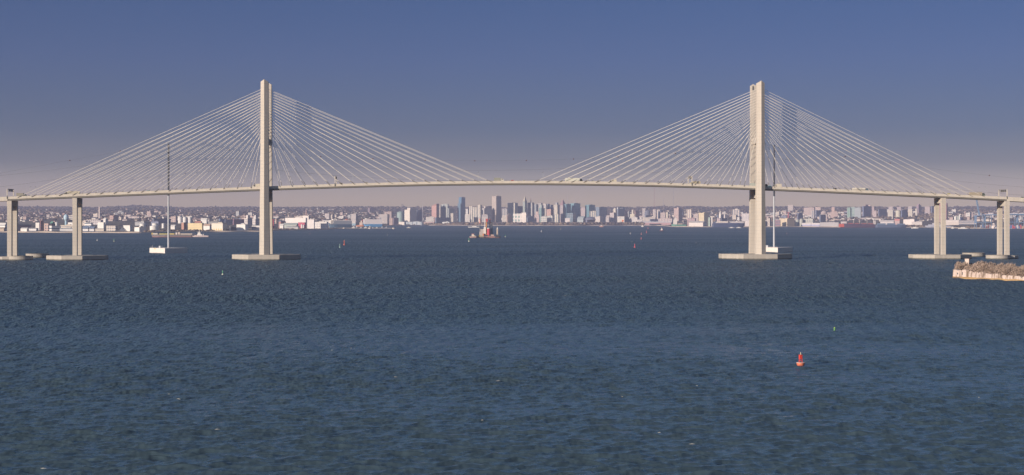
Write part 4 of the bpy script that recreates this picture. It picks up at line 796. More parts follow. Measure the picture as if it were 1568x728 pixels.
# --- hill houses and terraces too small to tell apart
HC = [(.58, .50, .43), (.52, .42, .37), (.46, .34, .30), (.64, .58, .53), (.36, .24, .22), (.44, .38, .36)]
HN = ["pale cream", "beige", "pinkish", "white", "brick-red", "greyish"]
hmesh = {}
def house_mesh(ci, v):
    if (ci, v) not in hmesh:
        a, b, h = ((17, 11, 7), (26, 12, 8), (14, 12, 13), (40, 13, 9))[v]; m = MB().box((0, 0, h / 2), (a, b, h), 0, 0)
        if v in (2, 3): m.box((0, 0, h + .3), (a + .6, b + .6, .6), 0, 1)
        else: m.gable(a, b, h, 4, 1, .6)
        hmesh[ci, v] = m.mesh("house", [P(HC[ci], .8), P(((.16, .14, .15), (.22, .15, .14), (.3, .27, .26), (.18, .17, .19))[v], .9)])
    return hmesh[ci, v]
ZN = [(0, 110, "left of the second pier"), (126, 395, "between the second pier and the left tower"), (420, 600, "between the left tower and the green gas tank"), (600, 940, "behind downtown"), (940, 1145, "left of the right tower"), (1172, 1300, "just right of the right tower"), (1300, 1430, "left of the third pier"), (1450, 1568, "right of the third pier")]
used = set(); cnt = 0; WT = [3.4, 4.6, 4.4, 1.2, 4, 5.4, 4.2, 3.2]
zs = random.choices(range(8), WT, k=290)
for zi in zs:
    x0, x1, zn = ZN[zi]; ci = random.choices(range(6), [4, 4, 4, 3, 2, 3])[0]; v = random.choices(range(4), [3, 3, 2, 2])[0]
    for _ in range(20):
        px = random.uniform(x0, x1); py = random.uniform(326 if zi < 2 else 320.5, 339 if zi not in (3,) else 326); py = py if random.random() < .7 else random.uniform(328, 340)
        D = ray_ground(px, py)
        if shore(px) + 500 < D < DR - 300: break
    o = bpy.data.objects.new("house", house_mesh(ci, v)); COL.objects.link(o); o.location = (wx(px, D), D, ground(px, D) - 1); o.rotation_euler = (0, 0, R(random.choice((-35, -20, -10, 50, 10)) + random.uniform(-8, 8)))
    s_ = random.uniform(.8, 1.35); o.scale = (s_, s_, s_ * random.uniform(.8, 1.3))
    tag(o, "small %s house on wooded slope %s" % (HN[ci], zn), "house", "%s houses %s" % (HN[ci], zn))
st = MB(); k_ = 0
while k_ < 2300:
    zi = random.choices(range(8), WT)[0]; x0, x1, zn = ZN[zi]; px = random.uniform(x0 - 6, x1 + 6); py = random.triangular(319.5, 341, 331); D = ray_ground(px, py)
    if not shore(px) + 350 < D < DR - 200: continue
    if zi < 2 and py < 329 and random.random() < .75: continue
    k_ += 1; a = random.uniform(6, 15); st.box((wx(px, D), D, ground(px, D) + 3), (a, 7, random.uniform(4, 8)), R(random.uniform(-50, 30)), random.choices(range(6), [4, 4, 4, 4, 2, 3])[0])
tag(st.build("distant_rooftops", [P(c, .8) for c in HC]), "countless tiny rooftops scattered over the far slopes", "rooftops", kind="stuff")
# --- bare winter trees of the far shore
WOOD = [mat("bare_wood_brown", (.125, .092, .082), .95, .3, .05, spec=.1), mat("bare_wood_grey", (.075, .066, .075), .95, .3, .05, spec=.1), mat("bare_wood_tan", (.225, .165, .12), .95, .3, .05, spec=.1)]
ICO = [(0, 0, -1), (.72, -.53, -.45), (-.28, -.85, -.45), (-.89, 0, -.45), (-.28, .85, -.45), (.72, .53, -.45), (.28, -.85, .45), (-.72, -.53, .45), (-.72, .53, .45), (.28, .85, .45), (.89, 0, .45), (0, 0, 1)]
ICF = [(0, 2, 1), (1, 5, 0), (0, 3, 2), (0, 4, 3), (0, 5, 4), (1, 10, 5), (2, 6, 1), (3, 7, 2), (4, 8, 3), (5, 9, 4), (1, 6, 10), (2, 7, 6), (3, 8, 7), (4, 9, 8), (5, 10, 9), (6, 11, 10), (7, 11, 6), (8, 11, 7), (9, 11, 8), (10, 11, 9)]
def clump(mb, x, y, z, r, h, m=0):
    mb.add([(x + p[0] * r * random.uniform(.7, 1.2), y + p[1] * r * random.uniform(.7, 1.2), z + h * .5 + p[2] * h * .5 * random.uniform(.75, 1.2)) for p in ICO], ICF, m)
wd_ = MB()
for k in range(5200):
    px = random.uniform(-40, 1610); py = random.triangular(315.5, 341, 321); D = ray_ground(px, py)
    if D < shore(px) + 900 or 420 < D - shore(px) < 900 and 640 < px < 960: continue
    r = random.uniform(9, 20); clump(wd_, wx(px, D), D, ground(px, D) - 1, r, random.uniform(9, 16), random.choice((0, 0, 1, 1, 2)))
for k in range(1500):                                             # the uneven tree line along the ridge
    px = -40 + 1650 * k / 1500 + random.uniform(-1, 1); D = DR - random.uniform(0, 500)
    clump(wd_, wx(px, D), D, ground(px, D) - 2, random.uniform(9, 18), random.uniform(8, 17) * (1.5 if random.random() < .06 else 1), random.choice((0, 1, 1)))
for px0, px1, pya, pyb, n_ in ((1335, 1432, 325, 337, 380),):
    for k in range(n_):
        px = random.uniform(px0, px1); D = ray_ground(px, random.uniform(pya, pyb)); clump(wd_, wx(px, D), D, ground(px, D) - 1, random.uniform(9, 18), random.uniform(12, 22), random.choice((0, 0, 2)))
tag(wd_.build("hillside_woodland", WOOD), "bare purple-brown winter woods covering the far hills", "woodland", kind="stuff")
sh = MB()
for px0, px1, n_, h0, h1, off in ((650, 985, 1500, 10, 22, 140), (220, 330, 180, 5, 10, 90), (420, 470, 60, 5, 9, 60), (1290, 1340, 30, 6, 10, 300), (590, 650, 60, 6, 10, 200), (1475, 1500, 30, 5, 9, 150), (1380, 1440, 90, 6, 12, 160)):
    for k in range(n_):
        px = random.uniform(px0, px1); D = shore(px) + 25 + random.random() ** 1.5 * off; h = random.uniform(h0, h1) * (.7 if px < 690 else 1); clump(sh, wx(px, D), D, max(2, ground(px, D)) - 1, h * .75, h, random.choice((0, 0, 1, 2, 2)))
tag(sh.build("shore_woodland", WOOD), "belt of bare brown trees and scrub along the far waterfront", "woodland", kind="stuff")
# ---------------------------------------------------------------- generic low blocks of the far town
FM = {}
FZ = [(1178, 1300, 321, 335, 44, "on the town slope right of the right tower"), (1300, 1432, 317, 330, 22, "around the wooded mound left of the third pier"), (660, 980, 331, 341, 40, "along downtown's waterfront"), (975, 1150, 325, 338, 34, "between downtown and the right tower"), (1455, 1568, 328, 340, 20, "behind the container port"), (420, 660, 323, 338, 26, "behind the car carriers"), (126, 395, 331, 346, 30, "among the left shore's tanks")]
BC = [((.56, .46, .38), "cream"), ((.46, .33, .29), "pinkish"), ((.62, .55, .50), "white"), ((.17, .18, .26), "dark blue"), ((.38, .36, .35), "grey")]
for x0, x1, y0, y1, n_, zn in FZ:
    for k in range(n_):
        px = random.uniform(x0, x1); ci = random.choices(range(5), [4, 4, 3, 2, 3])[0]
        D = min(ray_ground(px, random.uniform(y0, y1)), 12500); D = max(D, shore(px) + 150)
        v = random.randrange(3)
        if (ci, v) not in FM:
            a, b, h = ((34, 18, 14), (22, 20, 24), (52, 18, 11))[v]; m = MB().box((0, 0, h / 2), (a, b, h)).box((0, 0, h + .4), (a + .6, b + .6, .8), 0, 1).box((a * .15, 0, h + 2), (a * .3, b * .4, 2.6), 0, 1)
            FM[ci, v] = m.mesh("town_block", [facade(BC[ci][0], pu=8., pv=7., fu=.45, fv=.45), P(tuple(c * .75 for c in BC[ci][0]), .8)])
        o = bpy.data.objects.new("town_block", FM[ci, v]); COL.objects.link(o); o.location = (wx(px, D), D, ground(px, D) - 1); o.rotation_euler = (0, 0, R(random.choice((-38, -25, -12)) + random.uniform(-6, 6)))
        s_ = random.uniform(.7, 1.25); o.scale = (s_, s_, s_ * random.uniform(.8, 1.3))
        tag(o, "small %s town block %s" % (BC[ci][1], zn), "building", "%s blocks %s" % (BC[ci][1], zn))
# ---------------------------------------------------------------- ships and boats
def ship(name, label, cat, x0, x1, yw, fb, hull, bow=1, boot=None, parts=(), D=None, beam=None, yaw=0.0, group=None, sheer=.25, rake=.06):
    """fb: freeboard in photo pixels; parts: (name, from, to, width share, bottom px, top px, colour) along the hull from stern 0 to bow 1"""
    D = D or wd(yw); k = D / FPX; L_ = (x1 - x0) * k / max(.3, math.cos(yaw)); B = beam or L_ * .2; F = fb * k
    o = thing(name, label, cat, (wx((x0 + x1) / 2, D), D, 0), (0 if bow > 0 else math.pi) + yaw, group)
    ol = [(-.5, .40), (-.47, .48), (.15, .5), (.32, .42), (.43, .22), (.5, .02)]
    def ring(z, sh, wsc):
        r = []
        for u, w in ol: r.append((L_ * (u - (rake * sh if u > .3 else 0)), -B * w * wsc, z))
        for u, w in ol[::-1]: r.append((L_ * (u - (rake * sh if u > .3 else 0)), B * w * wsc, z))
        return r
    r0, r1, r2 = ring(-1, 1, .9), ring(F * .25, .7, .96), ring(F, 0, 1)
    r2 = [(x, y, z + (F * sheer if x > L_ * .3 else 0)) for x, y, z in r2]
    h = MB().loft([r1, r2], 0).loft([r0, r1], 1).build("hull", [P(hull, .5), P(boot or hull, .5)], o)
    for nm, a, b, w, z0, z1, c in parts:
        MB().box(((a + b - 1) / 2 * L_, 0, (z0 + z1) / 2 * k), ((b - a) * L_, B * w, (z1 - z0) * k)).build(nm, P(c, .5), o)
    return o
RED = (.45, .07, .05); ORG = (.60, .22, .08); NAVY = (.05, .075, .14); W_ = (.72, .66, .60)
ship("cargo_barge", "long grey-brown barge with yellow and white deck cargo behind the left mast", "barge", 232, 297, 363.4, 4.0, (.17, .145, .15), -1, (.26, .12, .11), [("deck_cargo", .02, .30, .6, 4, 5.6, (.50, .42, .34)), ("deck_cargo", .32, .36, .5, 4, 7.6, (.55, .45, .38)), ("deck_cargo", .38, .42, .5, 4, 7.0, (.62, .54, .5)), ("deck_cargo", .45, .58, .6, 4, 5.8, (.52, .40, .12)), ("deck_cargo", .60, .80, .6, 4, 5.6, (.44, .38, .12)), ("deck_cargo", .84, .95, .6, 4, 6.2, (.56, .50, .42)), ("deck_house", .955, .985, .5, 4, 6.8, (.5, .36, .1))], sheer=.05, rake=.02, beam=26)
ship("tugboat", "tugboat with a white house and dark bow pushing the long grey barge", "tugboat", 294, 320, 363.6, 2.6, (.50, .40, .38), -1, (.08, .07, .09), [("bow_fender", .72, .98, .75, 2.4, 5.4, (.05, .055, .08)), ("deck_house", .40, .72, .5, 2.4, 4.6, W_), ("wheelhouse", .50, .66, .4, 4.6, 7.4, W_), ("mast", .56, .59, .06, 7.4, 10.4, W_), ("funnel", .30, .36, .2, 2.4, 5.0, (.5, .45, .42))])
ship("naval_ship", "dark grey naval ship with a stepped superstructure moored on the left shore", "ship", 178, 199, 356.4, 1.8, (.11, .12, .15), 1, None, [("superstructure", .28, .66, .6, 1.8, 4.4, (.12, .13, .16)), ("bridge_house", .36, .54, .5, 4.4, 6.4, (.12, .13, .16)), ("mast", .43, .46, .06, 6.4, 9.4, (.12, .13, .16)), ("gun_house", .78, .88, .4, 1.8, 3.0, (.12, .13, .16))], D=4950)
ship("car_carrier", "dark blue and grey car carrier with a sunlit pale bow, moored behind the jetty", "ship", 503.5, 536.5, 350.3, 6.2, (.06, .11, .17), -1, (.05, .09, .14), [("upper_decks", .0, .80, .96, 6.2, 11.2, (.30, .31, .34)), ("bow_decks", .80, .93, .80, 6.4, 11.6, (.64, .56, .49)), ("top_deck", .02, .9, .9, 11.2, 12.4, (.62, .56, .52)), ("bridge_house", .74, .82, .7, 12.4, 14.0, (.66, .6, .55)), ("funnel", .16, .22, .25, 12.4, 14.4, (.55, .16, .10))], D=7000, beam=33, yaw=R(24))  # bow decks painted paler as the sunlit face, side decks darker as shaded
ship("car_carrier", "white over bright blue car carrier moored right of the dark one", "ship", 556.5, 585, 346.4, 4.2, (.07, .24, .45), -1, None, [("upper_decks", .02, .97, .94, 4.2, 11.6, (.70, .62, .60)), ("bridge_house", .80, .9, .8, 11.6, 13.0, W_), ("funnel", .06, .12, .3, 11.6, 14.0, (.30, .3, .34)), ("mast", .20, .215, .05, 11.6, 17.4, (.62, .5, .46))], D=8300, beam=34, yaw=R(14))
ship("small_freighter", "orange hulled freighter with a white house between the two car carriers", "ship", 543, 558, 345.9, 2.8, (.55, .22, .12), 1, None, [("deck_house", .5, .82, .6, 2.8, 7.5, (.62, .46, .38)), ("bridge_house", .62, .76, .5, 7.5, 10.2, (.66, .5, .42)), ("funnel", .74, .82, .25, 9, 11.4, (.5, .10, .07))], D=7900)
ship("ferry", "light blue and white ferry touching the dark car carrier's stern", "ship", 535.5, 545, 347, 3.0, (.14, .13, .15), -1, None, [("upper_decks", .04, .92, .85, 3.0, 6.2, (.30, .42, .50)), ("top_deck", .04, .92, .85, 6.2, 8.4, (.62, .57, .54))], D=7600, beam=20)
ship("bulk_carrier", "long red-bowed bulk carrier with red cargo cranes on the right shore", "ship", 1284, 1341, 349.0, 5.0, (.07, .045, .08), -1, (.08, .04, .06), [("bow_plating", .86, .985, .62, .8, 5.6, (.55, .11, .08)), ("bow_house", .79, .93, .5, 5, 9.2, (.62, .52, .5)), ("hatch_cover", .08, .2, .6, 5, 6.6, (.30, .11, .09)), ("hatch_cover", .26, .38, .6, 5, 6.6, (.32, .11, .09)), ("hatch_cover", .46, .56, .6, 5, 6.6, (.40, .11, .08)), ("hatch_cover", .62, .74, .6, 5, 6.6, (.45, .10, .08)), ("crane_post", .23, .24, .06, 5, 12, (.55, .44, .36)), ("crane_post", .43, .44, .06, 5, 13, (.55, .44, .36)), ("crane_post", .59, .6, .06, 5, 12, (.55, .44, .36)), ("deck_house", .01, .06, .6, 5, 10.5, (.58, .5, .46))], D=7600, beam=28)
ship("navy_ship", "long dark navy blue ship moored left of the right tower", "ship", 1090.5, 1141, 348.2, 5.6, (.045, .065, .13), 1, None, [("deck_house", .05, .94, .7, 5.6, 6.6, (.09, .10, .17)), ("stern_house", .02, .1, .6, 6.6, 8.2, (.12, .14, .2))], D=7850, beam=26, sheer=.05)
ship("navy_ship", "row of dark blue ships low in the water right of the red bulk carrier", "ship", 1341, 1390, 348.9, 4.4, (.08, .11, .18), 1, None, [("deck_house", .05, .3, .6, 4.4, 6.6, (.13, .18, .26)), ("deck_house", .36, .6, .6, 4.4, 6.8, (.12, .17, .25)), ("deck_house", .68, .9, .6, 4.4, 6.2, (.14, .19, .27))], D=7500, beam=26, sheer=.05)
ship("grey_ship", "pale grey ship with a dark waterline behind the third pier", "ship", 1416, 1457, 349.9, 3.0, (.36, .36, .42), -1, (.06, .07, .11), [("superstructure", .25, .85, .7, 3, 5.4, (.44, .43, .48)), ("bridge_house", .45, .7, .55, 5.4, 7.6, (.5, .47, .5)), ("funnel", .3, .36, .3, 5.4, 8.0, (.4, .4, .45))], D=7200, beam=26)
ship("green_ship", "small freighter with a green hull and white house before the brick works", "ship", 1028, 1051, 347.4, 3.2, (.12, .25, .19), -1, None, [("deck_house", .62, .86, .7, 3.2, 11, (.72, .64, .58)), ("bridge_house", .66, .80, .6, 11, 14, (.66, .58, .54)), ("crane_post", .2, .23, .1, 3.2, 10, (.5, .42, .38)), ("hatch_cover", .28, .56, .6, 3.2, 5.0, (.5, .36, .3))], D=8400, beam=24)
def boat(label, x0, x1, yw, hgt, col=W_, bow=1, D=None, hullc=None):
    return ship("motor_boat", label, "boat", x0, x1, yw, hgt * .45, hullc or col, bow, None, [("cabin", .25, .62, .6, hgt * .45, hgt, col), ("windscreen", .62, .66, .5, hgt * .45, hgt * .8, (.05, .06, .08))], D=D)
boat("white tour boat with a long wake left of the dredge, near downtown's shore", 716, 734, 348.6, 2.0, bow=-1)
boat("small white boat between the jetty and the long grey pier shed", 622.5, 629.5, 349.4, 1.6, (.56, .5, .42))
boat("small cream boat below downtown's glass towers", 918, 924.5, 348.0, 3.4, (.56, .48, .44), hullc=(.45, .26, .22))
boat("small white boat left of the string of red buoys near the shore", 981.6, 986, 347.8, 2.4)
boat("white moored boat under the navy blue ship, left one", 1116, 1125, 349.4, 1.4); boat("white moored boat under the navy blue ship, right one", 1127, 1136, 349.4, 1.5)
boat("white moored boat left of the pale grey ship", 1395.5, 1407, 350.2, 2.6); boat("white yacht moored right of the third pier, small one", 1456.5, 1461.5, 350.6, 3.4); boat("long white yacht moored right of the third pier", 1467.5, 1483.5, 350.8, 2.8)
ship("tugboat", "little white and red workboat right of the string of red buoys", "tugboat", 1010, 1016, 354.2, 1.2, (.14, .06, .08), 1, None, [("deck_house", .3, .75, .5, 1.2, 3.0, W_), ("wheelhouse", .4, .66, .4, 3, 4.4, (.6, .5, .46)), ("mast", .5, .54, .1, 4.4, 6, W_)])
wk = MB(); Dk = wd(348.6); k = Dk / FPX
wk.add([(wx(733, Dk), Dk - 3, .25), (wx(836, Dk), Dk - 12, .25), (wx(836, Dk), Dk + 12, .25), (wx(733, Dk), Dk + 3, .25)], [(0, 1, 2, 3)]); tag(wk.build("boat_wake", mat("foam", (.42, .44, .46), .9, .3, .02)), "thin white wake trailing right from the tour boat", "wake", kind="stuff")
# --- jetty with pile dolphins before the car carriers
Dj = 6450; jt = thing("jetty", "long low pier on piles with pale mooring platforms before the car carriers", "jetty", (wx(520, Dj), Dj, 0), R(4)); kj = Dj / FPX
MB().box((0, 0, 3.4), (166 * kj, 7, 1.4)).build("deck", P((.42, .36, .31), .8), jt)
pl = MB()
for i in range(84): pl.cyl(((i - 41.5) * 2 * kj, 0, -1), ((i - 41.5) * 2 * kj, 0, 2.8), .8, n=6)
tag(pl.build("piles", P((.07, .065, .06), .9), jt), kind="stuff")
for x in (437, 480, 494, 513.5, 527, 566, 602.5): MB().lathe(((x - 520) * kj, -4, 0), [(5.2, -1), (5.2, 4.6), (4.4, 5.4), (.2, 5.4)], 14).build("mooring_platform", P((.60, .50, .40), .8), jt)
Dm = 6900
ma = thing("marina_pier", "floating pier crowded with small boats behind the jetty's right end", "pier", (wx(566, Dm), Dm, 0), R(3)); MB().box((0, 0, 1.2), (62 * Dm / FPX, 8, 1.6)).build("deck", P((.48, .42, .38), .8), ma)
for i in range(9):
    x = 538 + i * 6.3 + random.uniform(-1, 1); boat("little boat at the floating pier, %s from its left end" % (ORD + ["ninth"])[i], x, x + random.uniform(3, 5.5), 350, random.uniform(1.6, 3.4), random.choice(((.66, .6, .54), (.5, .46, .44), (.58, .5, .42))), random.choice((-1, 1)), D=Dm - 22, hullc=random.choice(((.6, .55, .5), (.12, .14, .2))))
# --- the dredge in the channel
Dd = 3420; kd = Dd / FPX
def dz(py): return HCAM + (HY - py) / FPX * Dd
dr = thing("dredge_barge", "crowded red and grey dredging barge with a red tank and tall masts, mid channel", "barge", (wx(744, Dd), Dd, 0), R(0))
def dx(px): return (px - 744) * kd
MB().box((dx(745), 0, dz(363.3)), ((759 - 730) * kd, 20, dz(362.4) + 1.0)).build("hull", P((.30, .16, .14)), dr)
MB().lathe((dx(748.2), -2, dz(362.3)), [(2.55 * kd, 0), (2.55 * kd, dz(351) - dz(362.3)), (2.2 * kd, dz(350.2) - dz(362.3)), (.1, dz(350.2) - dz(362.3))], 20).build("red_tank", P((.50, .07, .09)), dr)
MB().box((dx(748), -1, dz(361)), (6.2 * kd, 9, 2.6)).build("tank_base", P((.06, .065, .09)), dr)
MB().lathe((dx(748.2), -2, dz(350.2)), [(2.7 * kd, 0), (2.7 * kd, 1.6), (.1, 1.6)], 18).build("tank_top", P((.66, .6, .55)), dr)
MB().box((dx(738), 1, dz(358.6)), (8 * kd, 9, dz(355) - dz(362.3))).box((dx(738.6), 1, dz(353.2)), (6 * kd, 7, 6)).build("machinery_house", P((.40, .34, .31)), dr)
MB().box((dx(742.5), -3, dz(353)), (3.6 * kd, 6, dz(346) - dz(356))).build("white_cabin", P((.70, .62, .55)), dr)
MB().box((dx(740.2), -6, dz(359.5)), (1.8 * kd, 4, 4.6)).build("orange_winch", P((.55, .20, .10)), dr)
MB().cyl((dx(744.4), -4, dz(360)), (dx(744.9), -4, dz(339)), 1.3, .9, 8).cyl((dx(745.6), -1, dz(360)), (dx(745.2), -1, dz(339)), 1.0, .7, 8).build("orange_mast", P((.62, .28, .08)), dr)
MB().box((dx(745.6), -3, dz(337.6)), (2.9 * kd, 4, dz(335.2) - dz(340))).build("mast_head", P((.42, .07, .07)), dr)
MB().cyl((dx(742.4), -2, dz(350)), (dx(742.6), -2, dz(334.4)), .9, .7, 6).build("white_mast", P((.66, .6, .56)), dr)
for x, sc_ in ((734.8, 1), (750.2, 1)):
    sp_ = MB().cyl((dx(x), 3, dz(363)), (dx(x), 3, dz(342)), 1.15, n=8).build("spud", P((.10, .11, .14)), dr)
    for q in range(5): MB().cyl((dx(x), 3, dz(342 - q * 1.3)), (dx(x), 3, dz(342 - (q + 1) * 1.3)), 1.6, n=8).build("band", P((.62, .14, .10) if q % 2 == 0 else (.72, .66, .6)), sp_)
gf = MB()
for x in (752.2, 753.8): gf.cyl((dx(x), 2, dz(362)), (dx(x), 2, dz(340.2)), .85, n=6)
for q in range(7): gf.box((dx(753), 2, dz(360 - q * 3)), (1.6 * kd, .8, .6))
gf.build("lattice_frame", P((.07, .08, .10)), dr)
MB().box((dx(738), 2, dz(346)), (5.5 * kd, 1.2, 1.0)).box((dx(741), 2, dz(341)), (6 * kd, .9, .9)).build("gantry_beam", P((.22, .2, .22)), dr)
MB().box((dx(754), -2, dz(360.6)), (5 * kd, 8, 3.4)).build("deck_gear", P((.42, .30, .26)), dr)
ship("work_barge", "low barge with tan heaps and gear at the dredge's left side", "barge", 726, 742, 364.6, 1.5, (.12, .09, .09), -1, None, [("deck_gear", .1, .45, .6, 1.4, 3.2, (.36, .30, .20)), ("deck_gear", .55, .9, .6, 1.4, 3.0, (.52, .42, .34)), ("yellow_excavator", .44, .54, .4, 1.4, 4.4, (.5, .36, .08))], D=3400, sheer=.05, rake=.02)
ship("tugboat", "pale tugboat with a red roof at the dredge's left end", "tugboat", 718.8, 729.5, 364.6, 1.9, (.30, .2, .18), -1, None, [("deck_house", .25, .7, .6, 1.8, 3.9, (.62, .52, .42)), ("wheelhouse", .36, .66, .5, 3.9, 5.4, (.60, .5, .42)), ("roof", .3, .72, .6, 5.4, 6.2, (.45, .18, .15))], D=3390)
ship("tugboat", "black tugboat with a pale slender house at the dredge's right end", "tugboat", 757.5, 766.5, 364.4, 2.0, (.05, .05, .06), 1, (.22, .09, .08), [("deck_house", .2, .75, .7, 2, 5.0, (.06, .065, .08)), ("wheelhouse", .3, .56, .45, 5, 13.0, (.48, .38, .30)), ("top_cabin", .34, .54, .4, 13, 15.4, (.66, .58, .5)), ("mast", .42, .46, .08, 15.4, 17, W_)], D=3390)
# --- buoys
def buoy(label, px, yw, ytop, col, lo=None, kind="nun", D=None):
    D = D or wd(yw); k = D / FPX; H = (yw - ytop) * k
    o = thing("channel_buoy", label, "buoy", (wx(px, D), D, 0), random.random(), "channel buoys")
    r = H * .19; lo = lo or col
    MB().lathe((0, 0, 0), [(r * .7, -.5), (r, .1 * H), (r * .92, .24 * H), (r * .5, .27 * H)], 20).build("float", P(lo, .5), o)
    if kind == "nun":
        MB().lathe((0, 0, 0), [(r * .34, .25 * H), (r * .30, .5 * H), (r * .5, .55 * H), (r * .46, .85 * H), (r * .1, .88 * H)], 12).build("tower", P(col, .5), o)
        MB().cyl((0, 0, .86 * H), (0, 0, H), r * .13, r * .1, 8).build("lantern", P((.6, .5, .4)), o)
    return o
Db = wd(559.5); kb = Db / FPX; H = 19.0 * kb
o = thing("channel_buoy", "large red steel buoy with a lattice tower and lantern in the right foreground", "buoy", (wx(1226, Db), Db, 0), .4, "channel buoys")
r = 6.3 * kb
MB().lathe((0, 0, 0), [(r * .62, -.6), (r * .9, .15), (r, 3.4 * kb), (r * .98, 4.2 * kb), (r * .3, 4.5 * kb)], 24).build("float", P((.62, .17, .09), .45), o)
MB().lathe((0, 0, 0), [(r * 1.03, 3.7 * kb), (r * 1.06, 4.3 * kb), (r * .9, 4.45 * kb)], 24).build("rim", P((.70, .50, .42), .5), o)
tw = MB()
for a in range(4):
    c_, s_ = math.cos(a * math.pi / 2 + .4), math.sin(a * math.pi / 2 + .4); tw.cyl((c_ * r * .5, s_ * r * .5, 4.3 * kb), (c_ * r * .36, s_ * r * .36, 14 * kb), .07, n=6)
for z in (7, 9.5): tw.cyl((0, 0, z * kb), (0, 0, z * kb + .1), r * .46, n=8)
tw.build("tower_frame", P((.50, .05, .05), .5), o)
MB().cyl((0, 0, 10 * kb), (0, 0, 16 * kb), r * .46, r * .46, 4).build("daymark", P((.60, .05, .03), .5), o)
MB().cyl((0, 0, 16 * kb), (0, 0, 17.6 * kb), .1, .09, 6).cyl((0, 0, 17.6 * kb), (0, 0, 19.6 * kb), .16, .12, 8).build("lantern", P((.5, .42, .3)), o)
MB().cyl((r * .2, 0, 16 * kb), (r * .2, 0, 17.2 * kb), .05, .05, 6).build("bracket", GALV, o)
Dg = wd(507); kg = Dg / FPX; o = thing("can_buoy", "small bright green can buoy behind the large red buoy", "buoy", (wx(1278, Dg), Dg, 0), 0, "channel buoys"); MB().lathe((0, 0, 0), [(1.5 * kg, -.4), (1.6 * kg, 4.4 * kg), (1.3 * kg, 4.8 * kg), (.05, 4.8 * kg)], 16).build("can", P((.10, .24, .08), .5), o); MB().lathe((0, 0, 0), [(1.1 * kg, 4.8 * kg), (1.1 * kg, 5.6 * kg), (.05, 5.6 * kg)], 12).build("top_band", P((.4, .5, .06), .5), o)
GRN = (.10, .32, .18); WY = (.60, .56, .44)
buoy("white buoy with a green top left of the left tower's base", 341, 421.4, 413.6, GRN, WY)
buoy("red buoy right of the left tower in the far channel", 527.2, 376, 367.6, (.5, .12, .08)); buoy("grey-green buoy beside the far red one right of the left tower", 520.5, 379.6, 373.4, (.16, .30, .24), (.3, .4, .34)); buoy("green and white buoy just left below the dredge", 718.2, 370.4, 364.4, GRN, WY); buoy("green and white buoy right of the dredge", 773.8, 363.4, 359.4, GRN, WY)
buoy("green and white buoy left of the left mast", 174.6, 370.4, 365.6, GRN, WY); buoy("white buoy left of the green-topped one near the second pier", 148.8, 369.2, 365.8, W_, W_)
buoy("largest red buoy of the string right of midspan", 972, 379.8, 373.0, (.58, .10, .12)); buoy("red buoy of the string, second nearest", 981.8, 366.8, 363.0, (.6, .16, .14)); buoy("red buoy of the string, third nearest", 982, 359.8, 356.2, (.6, .2, .17)); buoy("red buoy of the string, fourth nearest", 990, 357.2, 353.2, (.55, .13, .13)); buoy("red buoy of the string, farthest", 992.4, 350.8, 347.6, (.55, .16, .14))
buoy("white buoy left of the red string", 965, 358.8, 356.2, W_, W_); buoy("small yellowish buoy left of the largest red buoy", 967.5, 371.2, 369.4, WY, WY); buoy("tiny pink buoy right of the right mast", 1204.8, 358.6, 356.4, (.5, .25, .22)); buoy("tiny pink buoy below the jetty's left end", 474.6, 358.8, 356.6, (.5, .25, .22)); buoy("tiny tan buoy right of the jetty", 593.4, 361, 359.2, WY, WY); buoy("tiny greenish buoy below downtown's green glass tower", 858.6, 351.8, 349.6, WY, WY); buoy("tiny white buoy below downtown's mast-topped tower", 829, 355.4, 352.6, W_, W_); buoy("tiny yellow buoy right of the right tower's far channel", 1065.8, 372.4, 370.6, WY, WY)
# --- container port at the right edge
def gantry_crane(x, yb, label, boom_up, col=(.16, .24, .36), hgt=20.0, D=None):
    D = D or wd(yb, 2.2); k = D / FPX; o = thing("container_crane", label, "crane", (wx(x, D), D, 2.2), 0, "container cranes")
    Hh = hgt * k; w = 4.4 * k
    for dx_ in (-w, w):
        for dy in (0, 26): MB().box((dx_, dy, Hh / 2), (1.8, 1.8, Hh)).build("leg", P(col), o)
    MB().box((0, 0, Hh * .45), (2 * w, 1.6, 2)).box((0, 26, Hh * .45), (2 * w, 1.6, 2)).box((0, 13, Hh * .45), (1.6, 26, 1.6)).box((0, 13, Hh), (2 * w + 2, 28, 2.4)).box((-w, 13, Hh * .72), (1.4, 26, Hh * .56)).build("portal_frame", P(col), o)
    if boom_up:
        f = MB(); top = wz(304.5, D) - 2.2; dxb = (1494 - 1500) * k
        for s in (-1.6, 1.6): f.cyl((s, -2, Hh), (dxb + s, -14, top), 2.2, 1.7, 6)
        f.build("raised_boom", P(col), o)
    else: MB().box((5 * k, -8, Hh + 2), (30 * k, 4, 3.4)).build("boom", P(col), o)
    MB().box((2 * k, 18, Hh + 3.6), (5 * k, 10, 5)).build("machinery_house", P((.55, .5, .5)), o)
gantry_crane(1499.6, 350, "tall blue container crane with its boom raised above the far hills", True, hgt=19.5)
gantry_crane(1513.5, 350, "blue container crane with lowered boom left of the rightmost pier", False)
gantry_crane(1549.5, 350, "blue container crane with lowered boom right of the rightmost pier", False, hgt=21)
gantry_crane(1563.5, 350, "blue container crane with lowered boom at the photo's right edge", False, hgt=20)
CC = [((.52, .10, .12), "red"), ((.62, .54, .52), "white"), ((.12, .18, .36), "blue"), ((.45, .30, .22), "tan")]
cn = 0
